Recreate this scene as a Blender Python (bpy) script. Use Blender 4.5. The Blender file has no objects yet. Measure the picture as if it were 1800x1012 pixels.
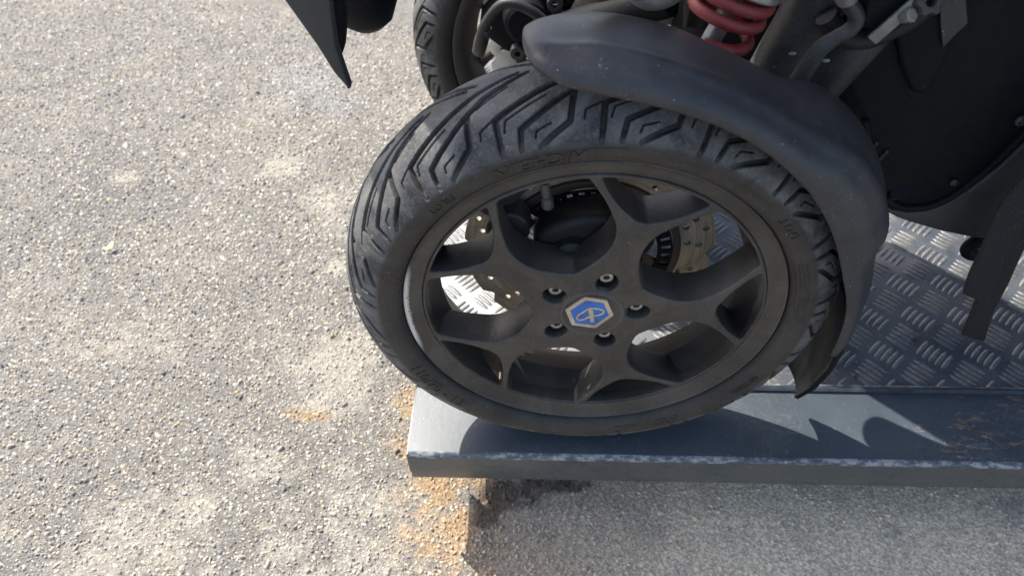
import bpy, bmesh, math, random
import numpy as np
from mathutils import Matrix, Vector

random.seed(7)
rng = np.random.default_rng(11)
SC = bpy.context.scene
COL = SC.collection
PI = math.pi
R = math.radians

# ------------------------------------------------------------------ camera
cam_d = bpy.data.cameras.new('camera')
cam = bpy.data.objects.new('camera', cam_d)
COL.objects.link(cam)
W = Matrix(((0.99948427, 0.01149407, -0.02998453),
            (0.02879615, -0.73404826, 0.67848650),
            (-0.01421152, -0.67900003, -0.73400068)))   # columns: image right, image down, view direction
rx, dn, fw = W.col[0], W.col[1], W.col[2]
M = Matrix.Identity(4)
for i in range(3):
    M[i][0] = rx[i]; M[i][1] = -dn[i]; M[i][2] = -fw[i]
M[0][3], M[1][3], M[2][3] = -0.05482549, -0.50232322, 0.76505484
cam.matrix_world = M
cam_d.sensor_width = 36.0
cam_d.lens = 26.0
cam_d.clip_start = 0.02
cam_d.clip_end = 400.0
cam_d.dof.use_dof = True
cam_d.dof.focus_distance = 0.70
cam_d.dof.aperture_fstop = 7.5
SC.camera = cam

# ------------------------------------------------------------------ light
SUN = Vector((-0.55, 0.52, 1.0)).normalized()      # towards the sun
world = bpy.data.worlds.new('World')
SC.world = world
world.use_nodes = True
nt = world.node_tree
bg = nt.nodes['Background']
sky = nt.nodes.new('ShaderNodeTexSky')
sky.sky_type = 'NISHITA'
sky.sun_disc = False
sky.sun_elevation = math.asin(SUN.z)
sky.sun_rotation = math.atan2(SUN.x, SUN.y)
sky.air_density = 1.0
sky.dust_density = 3.5
sky.ozone_density = 0.6
nt.links.new(sky.outputs[0], bg.inputs[0])
bg.inputs[1].default_value = 0.15
sun_d = bpy.data.lights.new('sun', 'SUN')
sun_d.energy = 4.3
sun_d.angle = R(0.53)
sun_d.color = (1.0, 0.945, 0.85)
sun = bpy.data.objects.new('sun', sun_d)
COL.objects.link(sun)
sun.rotation_euler = SUN.to_track_quat('Z', 'Y').to_euler()
sun.location = (-3, 3, 5)

SC.view_settings.view_transform = 'Standard'
SC.view_settings.look = 'None'
SC.view_settings.gamma = 1.0
SC.view_settings.use_curve_mapping = False
SC.view_settings.exposure = 0.98

# ------------------------------------------------------------------ node helpers
def new_mat(name):
    m = bpy.data.materials.new(name)
    m.use_nodes = True
    return m, m.node_tree.nodes, m.node_tree.links, m.node_tree.nodes['Principled BSDF']

def noise(n, l, scale, detail=6.0, rough=0.6, vec=None, dist=0.0, kind='noise'):
    t = n.new('ShaderNodeTexNoise')
    t.inputs['Scale'].default_value = scale
    t.inputs['Detail'].default_value = detail
    t.inputs['Roughness'].default_value = rough
    t.inputs['Distortion'].default_value = dist
    if vec is not None: l.new(vec, t.inputs['Vector'])
    return t.outputs['Fac']

def objco(n, l, scale=None):
    t = n.new('ShaderNodeTexCoord')
    if scale is None: return t.outputs['Object']
    m = n.new('ShaderNodeMapping')
    m.inputs['Scale'].default_value = scale
    l.new(t.outputs['Object'], m.inputs['Vector'])
    return m.outputs['Vector']

def ramp(n, l, fac, stops):
    r = n.new('ShaderNodeValToRGB')
    e = r.color_ramp.elements
    e[0].position, e[0].color = stops[0][0], (*stops[0][1], 1)
    e[1].position, e[1].color = stops[-1][0], (*stops[-1][1], 1)
    for p, c in stops[1:-1]:
        x = e.new(p); x.color = (*c, 1)
    l.new(fac, r.inputs['Fac'])
    return r.outputs['Color']

def mr(n, l, val, a, b, c=0.0, d=1.0, smooth=False):
    r = n.new('ShaderNodeMapRange')
    r.inputs['From Min'].default_value = a; r.inputs['From Max'].default_value = b
    r.inputs['To Min'].default_value = c; r.inputs['To Max'].default_value = d
    if smooth: r.interpolation_type = 'SMOOTHSTEP'
    l.new(val, r.inputs['Value'])
    return r.outputs['Result']

def mth(n, l, op, a, b=None):
    m = n.new('ShaderNodeMath'); m.operation = op
    for i, v in enumerate((a, b)):
        if v is None: continue
        if isinstance(v, (int, float)): m.inputs[i].default_value = v
        else: l.new(v, m.inputs[i])
    return m.outputs[0]

def mixc(n, l, fac, a, b, mode='MIX'):
    m = n.new('ShaderNodeMix'); m.data_type = 'RGBA'; m.blend_type = mode
    if isinstance(fac, (int, float)): m.inputs[0].default_value = fac
    else: l.new(fac, m.inputs[0])
    for i, v in ((6, a), (7, b)):
        if isinstance(v, tuple): m.inputs[i].default_value = (*v, 1)
        else: l.new(v, m.inputs[i])
    return m.outputs[2]

def bump(n, l, bsdf, h, strength, dist=0.001):
    b = n.new('ShaderNodeBump')
    b.inputs['Strength'].default_value = strength
    b.inputs['Distance'].default_value = dist
    l.new(h, b.inputs['Height'])
    l.new(b.outputs['Normal'], bsdf.inputs['Normal'])

def sep(n, l, vec):
    s = n.new('ShaderNodeSeparateXYZ'); l.new(vec, s.inputs[0]); return s.outputs

def worn(name, base, dust, amount=0.5, rough=0.55, metal=0.0, scale=18, speck=None, bumpy=0.25, rvar=0.15, spec=0.5, scuff=None):
    """dark surface carrying patchy dust, fine grain and a few pale specks"""
    m, n, l, p = new_mat(name)
    v = objco(n, l)
    f = noise(n, l, scale, 8, 0.62, v, 0.4)
    f2 = noise(n, l, scale * 9, 4, 0.6, v)
    k = mth(n, l, 'ADD', mth(n, l, 'MULTIPLY', f, 0.7), mth(n, l, 'MULTIPLY', f2, 0.3))
    k = mr(n, l, k, 0.40, 0.66, 0.0, 1.0)
    k = mth(n, l, 'MULTIPLY', k, amount)
    c = mixc(n, l, k, base, dust)
    if speck:
        sv = noise(n, l, 420, 2, 0.5, v)
        sk = mr(n, l, sv, 0.73, 0.76)
        c = mixc(n, l, sk, c, speck)
    if scuff:
        w = n.new('ShaderNodeTexVoronoi'); w.feature = 'DISTANCE_TO_EDGE'; w.inputs['Scale'].default_value = 17
        vm = n.new('ShaderNodeVectorMath'); vm.operation = 'ADD'
        nz = n.new('ShaderNodeTexNoise'); nz.inputs['Scale'].default_value = 21; l.new(v, nz.inputs['Vector'])
        l.new(v, vm.inputs[0]); l.new(nz.outputs['Color'], vm.inputs[1]); l.new(vm.outputs[0], w.inputs['Vector'])
        ln = mth(n, l, 'MULTIPLY', mr(n, l, w.outputs['Distance'], 0.0, 0.012, 1.0, 0.0), mr(n, l, noise(n, l, 11, 2, .5, v), .56, .62))
        rub = mth(n, l, 'MULTIPLY', mr(n, l, noise(n, l, 150, 5, .7, objco(n, l, (.4, 1, 1))), .58, .66), mr(n, l, noise(n, l, 8, 3, .5, v), .57, .66))
        c = mixc(n, l, mth(n, l, 'MULTIPLY', mth(n, l, 'MAXIMUM', ln, rub), .55), c, scuff)
    l.new(c, p.inputs['Base Color'])
    l.new(mr(n, l, f, 0.3, 0.7, rough - rvar, rough + rvar), p.inputs['Roughness'])
    p.inputs['Metallic'].default_value = metal
    p.inputs['Specular IOR Level'].default_value = spec
    g = mth(n, l, 'ADD', noise(n, l, 900, 2, 0.5, v), mth(n, l, 'MULTIPLY', f2, 2.0))
    bump(n, l, p, g, bumpy, 0.0006)
    return m

# ------------------------------------------------------------------ object helpers
def tag(o, label=None, cat=None, group=None, kind=None):
    if label: o['label'] = label
    if cat: o['category'] = cat
    if group: o['group'] = group
    if kind: o['kind'] = kind
    return o

def empty(name, loc=(0, 0, 0), parent=None, rot=None):
    o = bpy.data.objects.new(name, None)
    o.empty_display_size = 0.05
    COL.objects.link(o)
    o.location = loc
    if rot: o.rotation_euler = rot
    if parent: o.parent = parent
    return o

def link(name, me, mat, parent=None, smooth=None, loc=None, rot=None):
    o = bpy.data.objects.new(name, me)
    COL.objects.link(o)
    if mat is not None:
        me.materials.clear(); me.materials.append(mat)
    if smooth is True:
        me.shade_smooth()
    elif smooth == 'auto':
        me.shade_smooth()
        try: me.set_sharp_from_angle(angle=R(35))
        except Exception: pass
    if parent: o.parent = parent
    if loc: o.location = loc
    if rot: o.rotation_euler = rot
    return o

def mesh_np(name, V, F):
    """V (n,3) array, F (m,k) array with constant k"""
    me = bpy.data.meshes.new(name)
    V = np.asarray(V, dtype=np.float32); F = np.asarray(F, dtype=np.int32)
    me.vertices.add(len(V)); me.vertices.foreach_set('co', V.ravel())
    me.loops.add(F.size); me.loops.foreach_set('vertex_index', F.ravel())
    me.polygons.add(len(F))
    me.polygons.foreach_set('loop_start', np.arange(0, F.size, F.shape[1], dtype=np.int32))
    try: me.polygons.foreach_set('loop_total', np.full(len(F), F.shape[1], dtype=np.int32))
    except Exception: pass
    me.update(calc_edges=True); me.validate()
    return me

def grid_faces(nu, nv, cu=False, cv=False):
    i = np.arange(nu if cu else nu - 1)[:, None]; j = np.arange(nv if cv else nv - 1)[None, :]
    a = i * nv + j; b = ((i + 1) % nu) * nv + j
    c = ((i + 1) % nu) * nv + (j + 1) % nv; d = i * nv + (j + 1) % nv
    return np.stack([a, b, c, d], -1).reshape(-1, 4)

def lathe(name, prof, n=96, closed=False):
    """prof: list of (y, r); turned round the Y axis"""
    P = np.array(prof, float)
    t = np.linspace(0, 2 * PI, n, endpoint=False)
    V = np.stack([np.cos(t)[:, None] * P[None, :, 1], np.broadcast_to(P[None, :, 0], (n, len(P))),
                  np.sin(t)[:, None] * P[None, :, 1]], -1).reshape(-1, 3)
    return mesh_np(name, V, grid_faces(n, len(P), True, closed)[:, ::-1])

def lathe_z(name, prof, n=48):
    me = lathe(name, [(z, r) for z, r in prof], n)
    me.transform(Matrix.Rotation(R(90), 4, 'X'))
    return me

def catmull(P, k=8, closed=False):
    P = [np.array(p, float) for p in P]
    out = []; m = len(P)
    rngi = range(m) if closed else range(m - 1)
    for i in rngi:
        if closed: p0, p1, p2, p3 = P[i - 1], P[i], P[(i + 1) % m], P[(i + 2) % m]
        else: p0, p1, p2, p3 = P[max(i - 1, 0)], P[i], P[i + 1], P[min(i + 2, m - 1)]
        for t in np.linspace(0, 1, k, endpoint=False):
            out.append(.5 * ((2 * p1) + (-p0 + p2) * t + (2 * p0 - 5 * p1 + 4 * p2 - p3) * t * t + (-p0 + 3 * p1 - 3 * p2 + p3) * t ** 3))
    if not closed: out.append(P[-1])
    return np.array(out)

def tube_me(name, pts, rad, n=14, flat=1.0, cap=True):
    P = np.array(pts, float)
    rad = np.broadcast_to(np.array(rad, float), (len(P),)) if np.ndim(rad) == 0 else np.interp(np.linspace(0, 1, len(P)), np.linspace(0, 1, len(rad)), rad)
    T = np.gradient(P, axis=0); T /= np.linalg.norm(T, axis=1)[:, None]
    up = np.array([0, 0, 1.0]) if abs(T[0][2]) < .9 else np.array([0, 1.0, 0])
    N = np.cross(T[0], up); N /= np.linalg.norm(N)
    V = []
    t = np.linspace(0, 2 * PI, n, endpoint=False)
    for i in range(len(P)):
        N = N - T[i] * (N @ T[i]); N /= np.linalg.norm(N)
        B = np.cross(T[i], N)
        V.append(P[i] + rad[i] * (np.cos(t)[:, None] * N + flat * np.sin(t)[:, None] * B))
    if cap:
        V = [np.repeat(P[:1], n, 0)] + V + [np.repeat(P[-1:], n, 0)]
    V = np.array(V)
    return mesh_np(name, V.reshape(-1, 3), grid_faces(len(V), n, False, True))

def curve_me(name, splines, depth, bevel=0.0, res=2, grid=0.0):
    """2D outlines (outer first, then holes) -> solid plate with rounded rims, lying in XY, thick in Z"""
    loops = []
    for si, pts in enumerate(splines):
        P = np.array(pts, float)
        P = P[np.linalg.norm(P - np.roll(P, 1, 0), axis=1) > 1e-6]
        nx_ = np.roll(P, -1, 0)
        ar = np.sum(P[:, 0] * nx_[:, 1] - nx_[:, 0] * P[:, 1])
        if (ar > 0) != (si == 0): P = P[::-1]
        a = P - np.roll(P, 1, 0); b = np.roll(P, -1, 0) - P
        a /= np.linalg.norm(a, axis=1)[:, None]; b /= np.linalg.norm(b, axis=1)[:, None]
        na = np.stack([-a[:, 1], a[:, 0]], 1); nb = np.stack([-b[:, 1], b[:, 0]], 1)
        N_ = na + nb; L = np.linalg.norm(N_, axis=1); N_ /= np.maximum(L, .4)[:, None]
        k = 1 / np.maximum(np.sum(N_ * na, 1), .55)
        loops.append((P, N_ * np.minimum(k, 1.6)[:, None]))
    h = depth / 2
    prof = [(0.0, h - bevel)] if bevel <= 0 else [(bevel * (1 - math.cos(q)), h - bevel + bevel * math.sin(q)) for q in np.linspace(0, PI / 2, res + 2)]
    rings = [(i_, -z) for i_, z in prof[::-1]] + prof          # back cap edge ... front cap edge
    bi = bevel if bevel > 0 else 0.0
    cap = [P + N_ * bi for P, N_ in loops]
    pts2 = [Vector(p) for L in cap for p in L]; edges = []; o0 = 0
    for L in cap:
        edges += [(o0 + i_, o0 + (i_ + 1) % len(L)) for i_ in range(len(L))]; o0 += len(L)
    nb_ = o0
    def inside(Q, L_):
        c_ = np.zeros(len(Q), bool)
        for L in L_:
            x0, y0 = L[:, 0], L[:, 1]; x1, y1 = np.roll(x0, -1), np.roll(y0, -1)
            for a0, b0, a1, b1 in zip(x0, y0, x1, y1):
                m_ = ((b0 > Q[:, 1]) != (b1 > Q[:, 1]))
                if b0 != b1: c_ ^= m_ & (Q[:, 0] < (a1 - a0) * (Q[:, 1] - b0) / (b1 - b0) + a0)
        return c_
    if grid > 0:
        A = np.vstack(cap); gx_, gy_ = np.meshgrid(np.arange(A[:, 0].min(), A[:, 0].max(), grid), np.arange(A[:, 1].min(), A[:, 1].max(), grid))
        Q = np.stack([gx_.ravel() + (np.arange(gx_.size) % 2) * grid * .1, gy_.ravel()], 1); Q = Q[inside(Q, cap)]
        d = np.min(np.linalg.norm(Q[:, None] - A[None], axis=2), 1); pts2 += [Vector(q) for q in Q[d > grid * .6]]
    from mathutils.geometry import delaunay_2d_cdt
    vo, _, fo, orig, _, _ = delaunay_2d_cdt(pts2, edges, [], 0, 1e-7)
    VO = np.array([tuple(v) for v in vo]); FO = np.array([f for f in fo if len(f) == 3])
    keep = inside(VO[FO].mean(1), cap); FO = FO[keep]
    ar = (VO[FO[:, 1], 0] - VO[FO[:, 0], 0]) * (VO[FO[:, 2], 1] - VO[FO[:, 0], 1]) - (VO[FO[:, 2], 0] - VO[FO[:, 0], 0]) * (VO[FO[:, 1], 1] - VO[FO[:, 0], 1])
    FO[ar < 0] = FO[ar < 0][:, ::-1]
    verts = []; faces = []
    nv = len(VO)
    verts += [(x, y, h) for x, y in VO]; verts += [(x, y, -h) for x, y in VO]
    faces += [tuple(f) for f in FO]; faces += [tuple(nv + f[::-1]) for f in FO]
    new_of = {}
    for i_, src in enumerate(orig):
        for q in src: new_of[q] = i_
    o0 = 0
    for (P, N_) in loops:
        m_ = len(P); cols = []
        for ri, (ins, z) in enumerate(rings):
            if ri == 0: cols.append([nv + new_of[o0 + i_] for i_ in range(m_)] if bevel > 0 or True else None)
            elif ri == len(rings) - 1: cols.append([new_of[o0 + i_] for i_ in range(m_)])
            else:
                st = len(verts); Q = P + N_ * ins; verts += [(q[0], q[1], z) for q in Q]; cols.append(list(range(st, st + m_)))
        for ra, rb in zip(cols[:-1], cols[1:]):
            for i_ in range(m_):
                k_ = (i_ + 1) % m_; faces.append((ra[i_], ra[k_], rb[k_], rb[i_]))
        o0 += m_
    me = bpy.data.meshes.new(name); me.from_pydata(verts, [], faces); me.update()
    return me

XZ = Matrix(((1, 0, 0, 0), (0, 0, -1, 0), (0, 1, 0, 0), (0, 0, 0, 1)))   # (x, y, z) -> (x, -z, y)

def plate(name, splines, y0, y1, mat, parent, bevel=0.001, res=2, smooth='auto'):
    """outline drawn in X and Z, filling y0..y1"""
    me = curve_me(name, splines, abs(y1 - y0), bevel, res)
    me.transform(XZ); me.transform(Matrix.Translation((0, (y0 + y1) / 2, 0)))
    return link(name, me, mat, parent, smooth)

def bm_obj(name, bm, mat, parent=None, smooth=None):
    me = bpy.data.meshes.new(name); bm.to_mesh(me); bm.free()
    return link(name, me, mat, parent, smooth)

def box_bm(bm, a, b, bev=0.0):
    r = bmesh.ops.create_cube(bm, size=1.0)
    for v in r['verts']:
        v.co = Vector([(a[i] + b[i]) / 2 + v.co[i] * (b[i] - a[i]) for i in range(3)])
    if bev:
        es = list({e for v in r['verts'] for e in v.link_edges})
        bmesh.ops.bevel(bm, geom=es, offset=bev, segments=2, profile=0.5, affect='EDGES')

def box(name, a, b, mat, parent=None, bev=0.001):
    bm = bmesh.new(); box_bm(bm, a, b, bev)
    return bm_obj(name, bm, mat, parent, 'auto')

def place(me, origin, zdir, xdir=(1, 0, 0)):
    z = Vector(zdir).normalized(); x = Vector(xdir); x = (x - z * x.dot(z)).normalized(); y = z.cross(x)
    m = Matrix((x, y, z)).transposed().to_4x4(); m.translation = Vector(origin)
    me.transform(m); return me

def rounded(poly, rad, k=6):
    """polygon with each corner replaced by an arc-like fillet; rad number or list"""
    out = []; m = len(poly)
    for i in range(m):
        a, b, c = (np.array(poly[j], float) for j in (i - 1, i, (i + 1) % m))
        r = rad[i] if hasattr(rad, '__len__') else rad
        u = a - b; v = c - b; lu = np.linalg.norm(u); lv = np.linalg.norm(v)
        d = min(r, lu * .48, lv * .48)
        if d < 1e-6: out.append(tuple(b)); continue
        p = b + u / lu * d; q = b + v / lv * d
        for t in np.linspace(0, 1, k): out.append(tuple((1 - t) ** 2 * p + 2 * t * (1 - t) * b + t * t * q))
    return out

def circ(cx, cy, r, n=24, sx=1.0, rot=0.0):
    return [(cx + r * (sx * math.cos(t) * math.cos(rot) - math.sin(t) * math.sin(rot)),
             cy + r * (sx * math.cos(t) * math.sin(rot) + math.sin(t) * math.cos(rot))) for t in np.linspace(0, 2 * PI, n, endpoint=False)]

# value noise in numpy, for ground stains and relief
_perm = rng.random((256, 256))
def vnoise(x, y):
    xi = np.floor(x).astype(int); yi = np.floor(y).astype(int); fx = x - xi; fy = y - yi
    fx = fx * fx * (3 - 2 * fx); fy = fy * fy * (3 - 2 * fy)
    g = lambda a, b: _perm[a & 255, b & 255]
    return (g(xi, yi) * (1 - fx) + g(xi + 1, yi) * fx) * (1 - fy) + (g(xi, yi + 1) * (1 - fx) + g(xi + 1, yi + 1) * fx) * fy
def fbm(x, y, o=4):
    s = 0; a = .5; t = 0
    for i in range(o):
        s = s + a * vnoise(x * 2 ** i + 17 * i, y * 2 ** i + 5 * i); t += a; a *= .55
    return s / t

# ------------------------------------------------------------------ materials
def mat_ground():
    m, n, l, p = new_mat('ground_mortar')
    a = n.new('ShaderNodeAttribute'); a.attribute_name = 'tint'
    v = objco(n, l)
    f = noise(n, l, 260, 5, 0.7, v); f2 = noise(n, l, 60, 5, 0.6, v)
    c = mixc(n, l, 1.0, a.outputs['Color'], ramp(n, l, f, [(0.3, (.45, .44, .43)), (0.5, (.97, .97, .96)), (0.66, (1.6, 1.58, 1.52))]), 'MULTIPLY')
    l.new(c, p.inputs['Base Color'])
    p.inputs['Roughness'].default_value = 0.85
    bump(n, l, p, mth(n, l, 'ADD', f, f2), 1.0, 0.0045)
    return m

def mat_stone():
    m, n, l, p = new_mat('aggregate_stone')
    a = n.new('ShaderNodeAttribute'); a.attribute_name = 'tint'
    v = objco(n, l)
    f = noise(n, l, 500, 4, 0.7, v)
    c = mixc(n, l, 1.0, a.outputs['Color'], ramp(n, l, f, [(0.3, (.7, .7, .69)), (0.7, (1.3, 1.29, 1.26))]), 'MULTIPLY')
    l.new(c, p.inputs['Base Color'])
    p.inputs['Roughness'].default_value = 0.62
    bump(n, l, p, f, 0.6, 0.001)
    return m

def mat_deck_paint():
    """blue-grey painted steel strip with scratches, rust flecks along wear lines"""
    m, n, l, p = new_mat('painted_steel')
    v = objco(n, l)
    vs = objco(n, l, (0.25, 1.0, 1.0))
    base = mixc(n, l, mr(n, l, noise(n, l, 9, 6, .6, v), .35, .7), (.036, .050, .066), (.062, .080, .098))
    # pale dusty scuffs
    sc = mr(n, l, noise(n, l, 45, 8, .75, vs, 1.2), .60, .74)
    base = mixc(n, l, mth(n, l, 'MULTIPLY', sc, .5), base, (.26, .27, .27))
    sp = mr(n, l, noise(n, l, 520, 2, .5, v), .70, .74)
    base = mixc(n, l, sp, base, (.5, .48, .44))
    # thin curved scratches
    w = n.new('ShaderNodeTexVoronoi'); w.feature = 'DISTANCE_TO_EDGE'; w.inputs['Scale'].default_value = 11
    dvec = n.new('ShaderNodeVectorMath'); dvec.operation = 'ADD'
    nz = n.new('ShaderNodeTexNoise'); nz.inputs['Scale'].default_value = 14; l.new(v, nz.inputs['Vector'])
    l.new(v, dvec.inputs[0]); l.new(nz.outputs['Color'], dvec.inputs[1])
    l.new(dvec.outputs[0], w.inputs['Vector'])
    s1 = mr(n, l, w.outputs['Distance'], 0.0, 0.010, 1.0, 0.0)
    s1 = mth(n, l, 'MULTIPLY', s1, mr(n, l, noise(n, l, 7, 2, .5, v), .52, .62))
    base = mixc(n, l, mth(n, l, 'MULTIPLY', s1, .6), base, (.42, .40, .37))
    # rust, growing towards the far right of the strip
    x = sep(n, l, v)
    rx_ = mr(n, l, x[0], 0.20, 0.62, 0.0, 0.165)
    rv = objco(n, l, (0.30, 1.0, 1.0))
    rn = mth(n, l, 'ADD', mth(n, l, 'ADD', mth(n, l, 'MULTIPLY', noise(n, l, 22, 7, .7, rv, .8), .6), mth(n, l, 'MULTIPLY', noise(n, l, 110, 5, .7, rv, .6), .4)), rx_)
    rk = mr(n, l, rn, .67, .74, 0.0, .9)
    base = mixc(n, l, rk, base, ramp(n, l, noise(n, l, 160, 4, .6, v), [(.3, (.10, .055, .035)), (.5, (.27, .15, .08)), (.68, (.55, .45, .34))]))
    l.new(base, p.inputs['Base Color'])
    p.inputs['Metallic'].default_value = 0.0
    l.new(mr(n, l, sc, 0, 1, .42, .56), p.inputs['Roughness'])
    p.inputs['Specular IOR Level'].default_value = 1.0
    bump(n, l, p, noise(n, l, 120, 4, .6, v), 0.12, 0.001)
    return m

def mat_bare_edge():
    m, n, l, p = new_mat('scraped_edge')
    v = objco(n, l, (0.5, 1, 1))
    f = noise(n, l, 150, 7, .75, v)
    lg = noise(n, l, 9, 3, .6, objco(n, l))
    f = mth(n, l, 'ADD', f, mth(n, l, 'MULTIPLY', mth(n, l, 'SUBTRACT', lg, .5), .45))
    c = ramp(n, l, f, [(.42, (.075, .090, .108)), (.52, (.15, .165, .18)), (.60, (.40, .40, .39)), (.70, (.30, .24, .20))])
    l.new(c, p.inputs['Base Color']); p.inputs['Metallic'].default_value = .35
    p.inputs['Roughness'].default_value = .42
    bump(n, l, p, f, .5, .0008)
    return m

def mat_tread_plate(bar=False):
    m, n, l, p = new_mat('tread_bar_metal' if bar else 'tread_plate_metal')
    v = objco(n, l)
    f = noise(n, l, 14, 7, .65, v, .5); g = noise(n, l, 240, 4, .7, v)
    if bar:
        k = mth(n, l, 'ADD', mth(n, l, 'MULTIPLY', f, .5), mth(n, l, 'MULTIPLY', g, .5))
        c = ramp(n, l, k, [(.38, (.058, .066, .078)), (.48, (.092, .096, .10)), (.57, (.18, .172, .155)), (.68, (.13, .11, .085))])
    else:
        c = mixc(n, l, mr(n, l, f, .4, .68), (.040, .050, .066), (.085, .098, .115))
        c = mixc(n, l, mr(n, l, g, .64, .72), c, (.42, .38, .32))
        big = mr(n, l, noise(n, l, 5, 4, .6, v), .55, .68)
        c = mixc(n, l, mth(n, l, 'MULTIPLY', big, .55), c, (.36, .33, .28))
    l.new(c, p.inputs['Base Color'])
    p.inputs['Metallic'].default_value = .25
    p.inputs['Specular IOR Level'].default_value = 1.0
    l.new(mr(n, l, f, .35, .7, .44, .60), p.inputs['Roughness'])
    bump(n, l, p, g, .35, .0008)
    return m

def mat_tyre():
    m, n, l, p = new_mat('tyre_rubber')
    v = objco(n, l)
    s = sep(n, l, v)
    r = mth(n, l, 'SQRT', mth(n, l, 'ADD', mth(n, l, 'MULTIPLY', s[0], s[0]), mth(n, l, 'MULTIPLY', s[2], s[2])))
    f = noise(n, l, 24, 9, .7, v, .6); g = noise(n, l, 330, 4, .65, v)
    tread = mixc(n, l, mr(n, l, f, .38, .66), (.024, .025, .028), (.150, .148, .142))
    tread = mixc(n, l, mr(n, l, g, .5, .72, 0, .38), tread, (.26, .25, .23))
    side = mixc(n, l, mr(n, l, f, .35, .7), (.026, .022, .019), (.056, .047, .040))
    k = mr(n, l, mth(n, l, 'ADD', r, mth(n, l, 'MULTIPLY', f, .006)), .2010, .2075, 1.0, 0.0, True)
    c = mixc(n, l, k, tread, side)
    # brown road dust settled in the grooves
    a = n.new('ShaderNodeAttribute'); a.attribute_name = 'groove'
    c = mixc(n, l, mth(n, l, 'MULTIPLY', a.outputs['Fac'], .85), c, (.038, .032, .027))
    sp = mr(n, l, noise(n, l, 520, 2, .5, v), .74, .77)
    c = mixc(n, l, sp, c, (.45, .43, .4))
    l.new(c, p.inputs['Base Color'])
    l.new(mr(n, l, g, .3, .7, .5, .72), p.inputs['Roughness'])
    p.inputs['Specular IOR Level'].default_value = .5
    bump(n, l, p, mth(n, l, 'ADD', g, mth(n, l, 'MULTIPLY', f, 1.5)), .35, .0006)
    return m

def mat_rim():
    m, n, l, p = new_mat('rim_paint')
    v = objco(n, l); s = sep(n, l, v)
    r = mth(n, l, 'SQRT', mth(n, l, 'ADD', mth(n, l, 'MULTIPLY', s[0], s[0]), mth(n, l, 'MULTIPLY', s[2], s[2])))
    f = noise(n, l, 13, 8, .65, v, .5); g = noise(n, l, 300, 4, .7, v)
    k = mth(n, l, 'ADD', mth(n, l, 'MULTIPLY', f, .75), mth(n, l, 'MULTIPLY', g, .25))
    c = mixc(n, l, mr(n, l, k, .40, .66), (.046, .042, .038), (.115, .103, .089))
    c = mixc(n, l, mr(n, l, noise(n, l, 640, 2, .5, v), .735, .76), c, (.40, .38, .35))
    c = mixc(n, l, mth(n, l, 'MULTIPLY', mr(n, l, s[1], -.036, -.022), mr(n, l, r, .135, .146, 0, .65)), c, (.034, .029, .025))  # inner barrel colour darkened to stand in for deep shade
    ge = n.new('ShaderNodeNewGeometry')
    c = mixc(n, l, mth(n, l, 'MULTIPLY', mr(n, l, ge.outputs['Pointiness'], .52, .60), .35), c, (.30, .28, .26))
    # kerb scrape: bright bare alloy on the outer lip, one side only
    lip = mr(n, l, r, .1715, .1750)
    leftness = mr(n, l, s[0], -.165, -.172)
    jag = mr(n, l, mth(n, l, 'ADD', noise(n, l, 260, 3, .7, v), mth(n, l, 'MULTIPLY', lip, .30)), .58, .61)
    sc = mth(n, l, 'MULTIPLY', mth(n, l, 'MULTIPLY', lip, leftness), jag)
    chips = mth(n, l, 'MULTIPLY', mr(n, l, r, .172, .1755), mr(n, l, noise(n, l, 95, 2, .5, v), .735, .75))
    sc = mth(n, l, 'MAXIMUM', sc, chips)
    c = mixc(n, l, sc, c, (.80, .77, .72))
    l.new(c, p.inputs['Base Color'])
    l.new(mr(n, l, f, .3, .7, .33, .55), p.inputs['Roughness'])
    p.inputs['Metallic'].default_value = .30
    bump(n, l, p, g, .25, .0005)
    return m

def mat_disc():
    m, n, l, p = new_mat('disc_steel')
    v = objco(n, l); s = sep(n, l, v)
    r = mth(n, l, 'SQRT', mth(n, l, 'ADD', mth(n, l, 'MULTIPLY', s[0], s[0]), mth(n, l, 'MULTIPLY', s[2], s[2])))
    cv = n.new('ShaderNodeCombineXYZ'); l.new(mth(n, l, 'MULTIPLY', r, 90), cv.inputs[0])
    l.new(mth(n, l, 'MULTIPLY', s[0], 1.6), cv.inputs[1]); l.new(mth(n, l, 'MULTIPLY', s[2], 1.6), cv.inputs[2])
    f = noise(n, l, 14, 3, .7, cv.outputs[0])
    c = ramp(n, l, f, [(.35, (.18, .142, .105)), (.5, (.37, .305, .225)), (.65, (.54, .46, .36))])
    l.new(c, p.inputs['Base Color']); p.inputs['Metallic'].default_value = .3
    p.inputs['Roughness'].default_value = .5
    bump(n, l, p, f, .25, .0004)
    return m

def mat_strap():
    m, n, l, p = new_mat('webbing')
    uv = n.new('ShaderNodeUVMap')
    s = sep(n, l, uv.outputs[0])
    a = mth(n, l, 'SINE', mth(n, l, 'MULTIPLY', s[0], 2 * PI))
    b = mth(n, l, 'SINE', mth(n, l, 'MULTIPLY', s[1], 2 * PI))
    h = mth(n, l, 'MULTIPLY', a, b)
    f = noise(n, l, 60, 5, .7, objco(n, l))
    c = mixc(n, l, mr(n, l, h, -.7, .8), (.005, .005, .006), (.048, .047, .046))
    c = mixc(n, l, mr(n, l, noise(n, l, 500, 3, .6, objco(n, l)), .66, .72, 0, .6), c, (.22, .20, .16))
    l.new(c, p.inputs['Base Color']); p.inputs['Roughness'].default_value = .8
    bump(n, l, p, h, .9, .0008)
    return m

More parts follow.
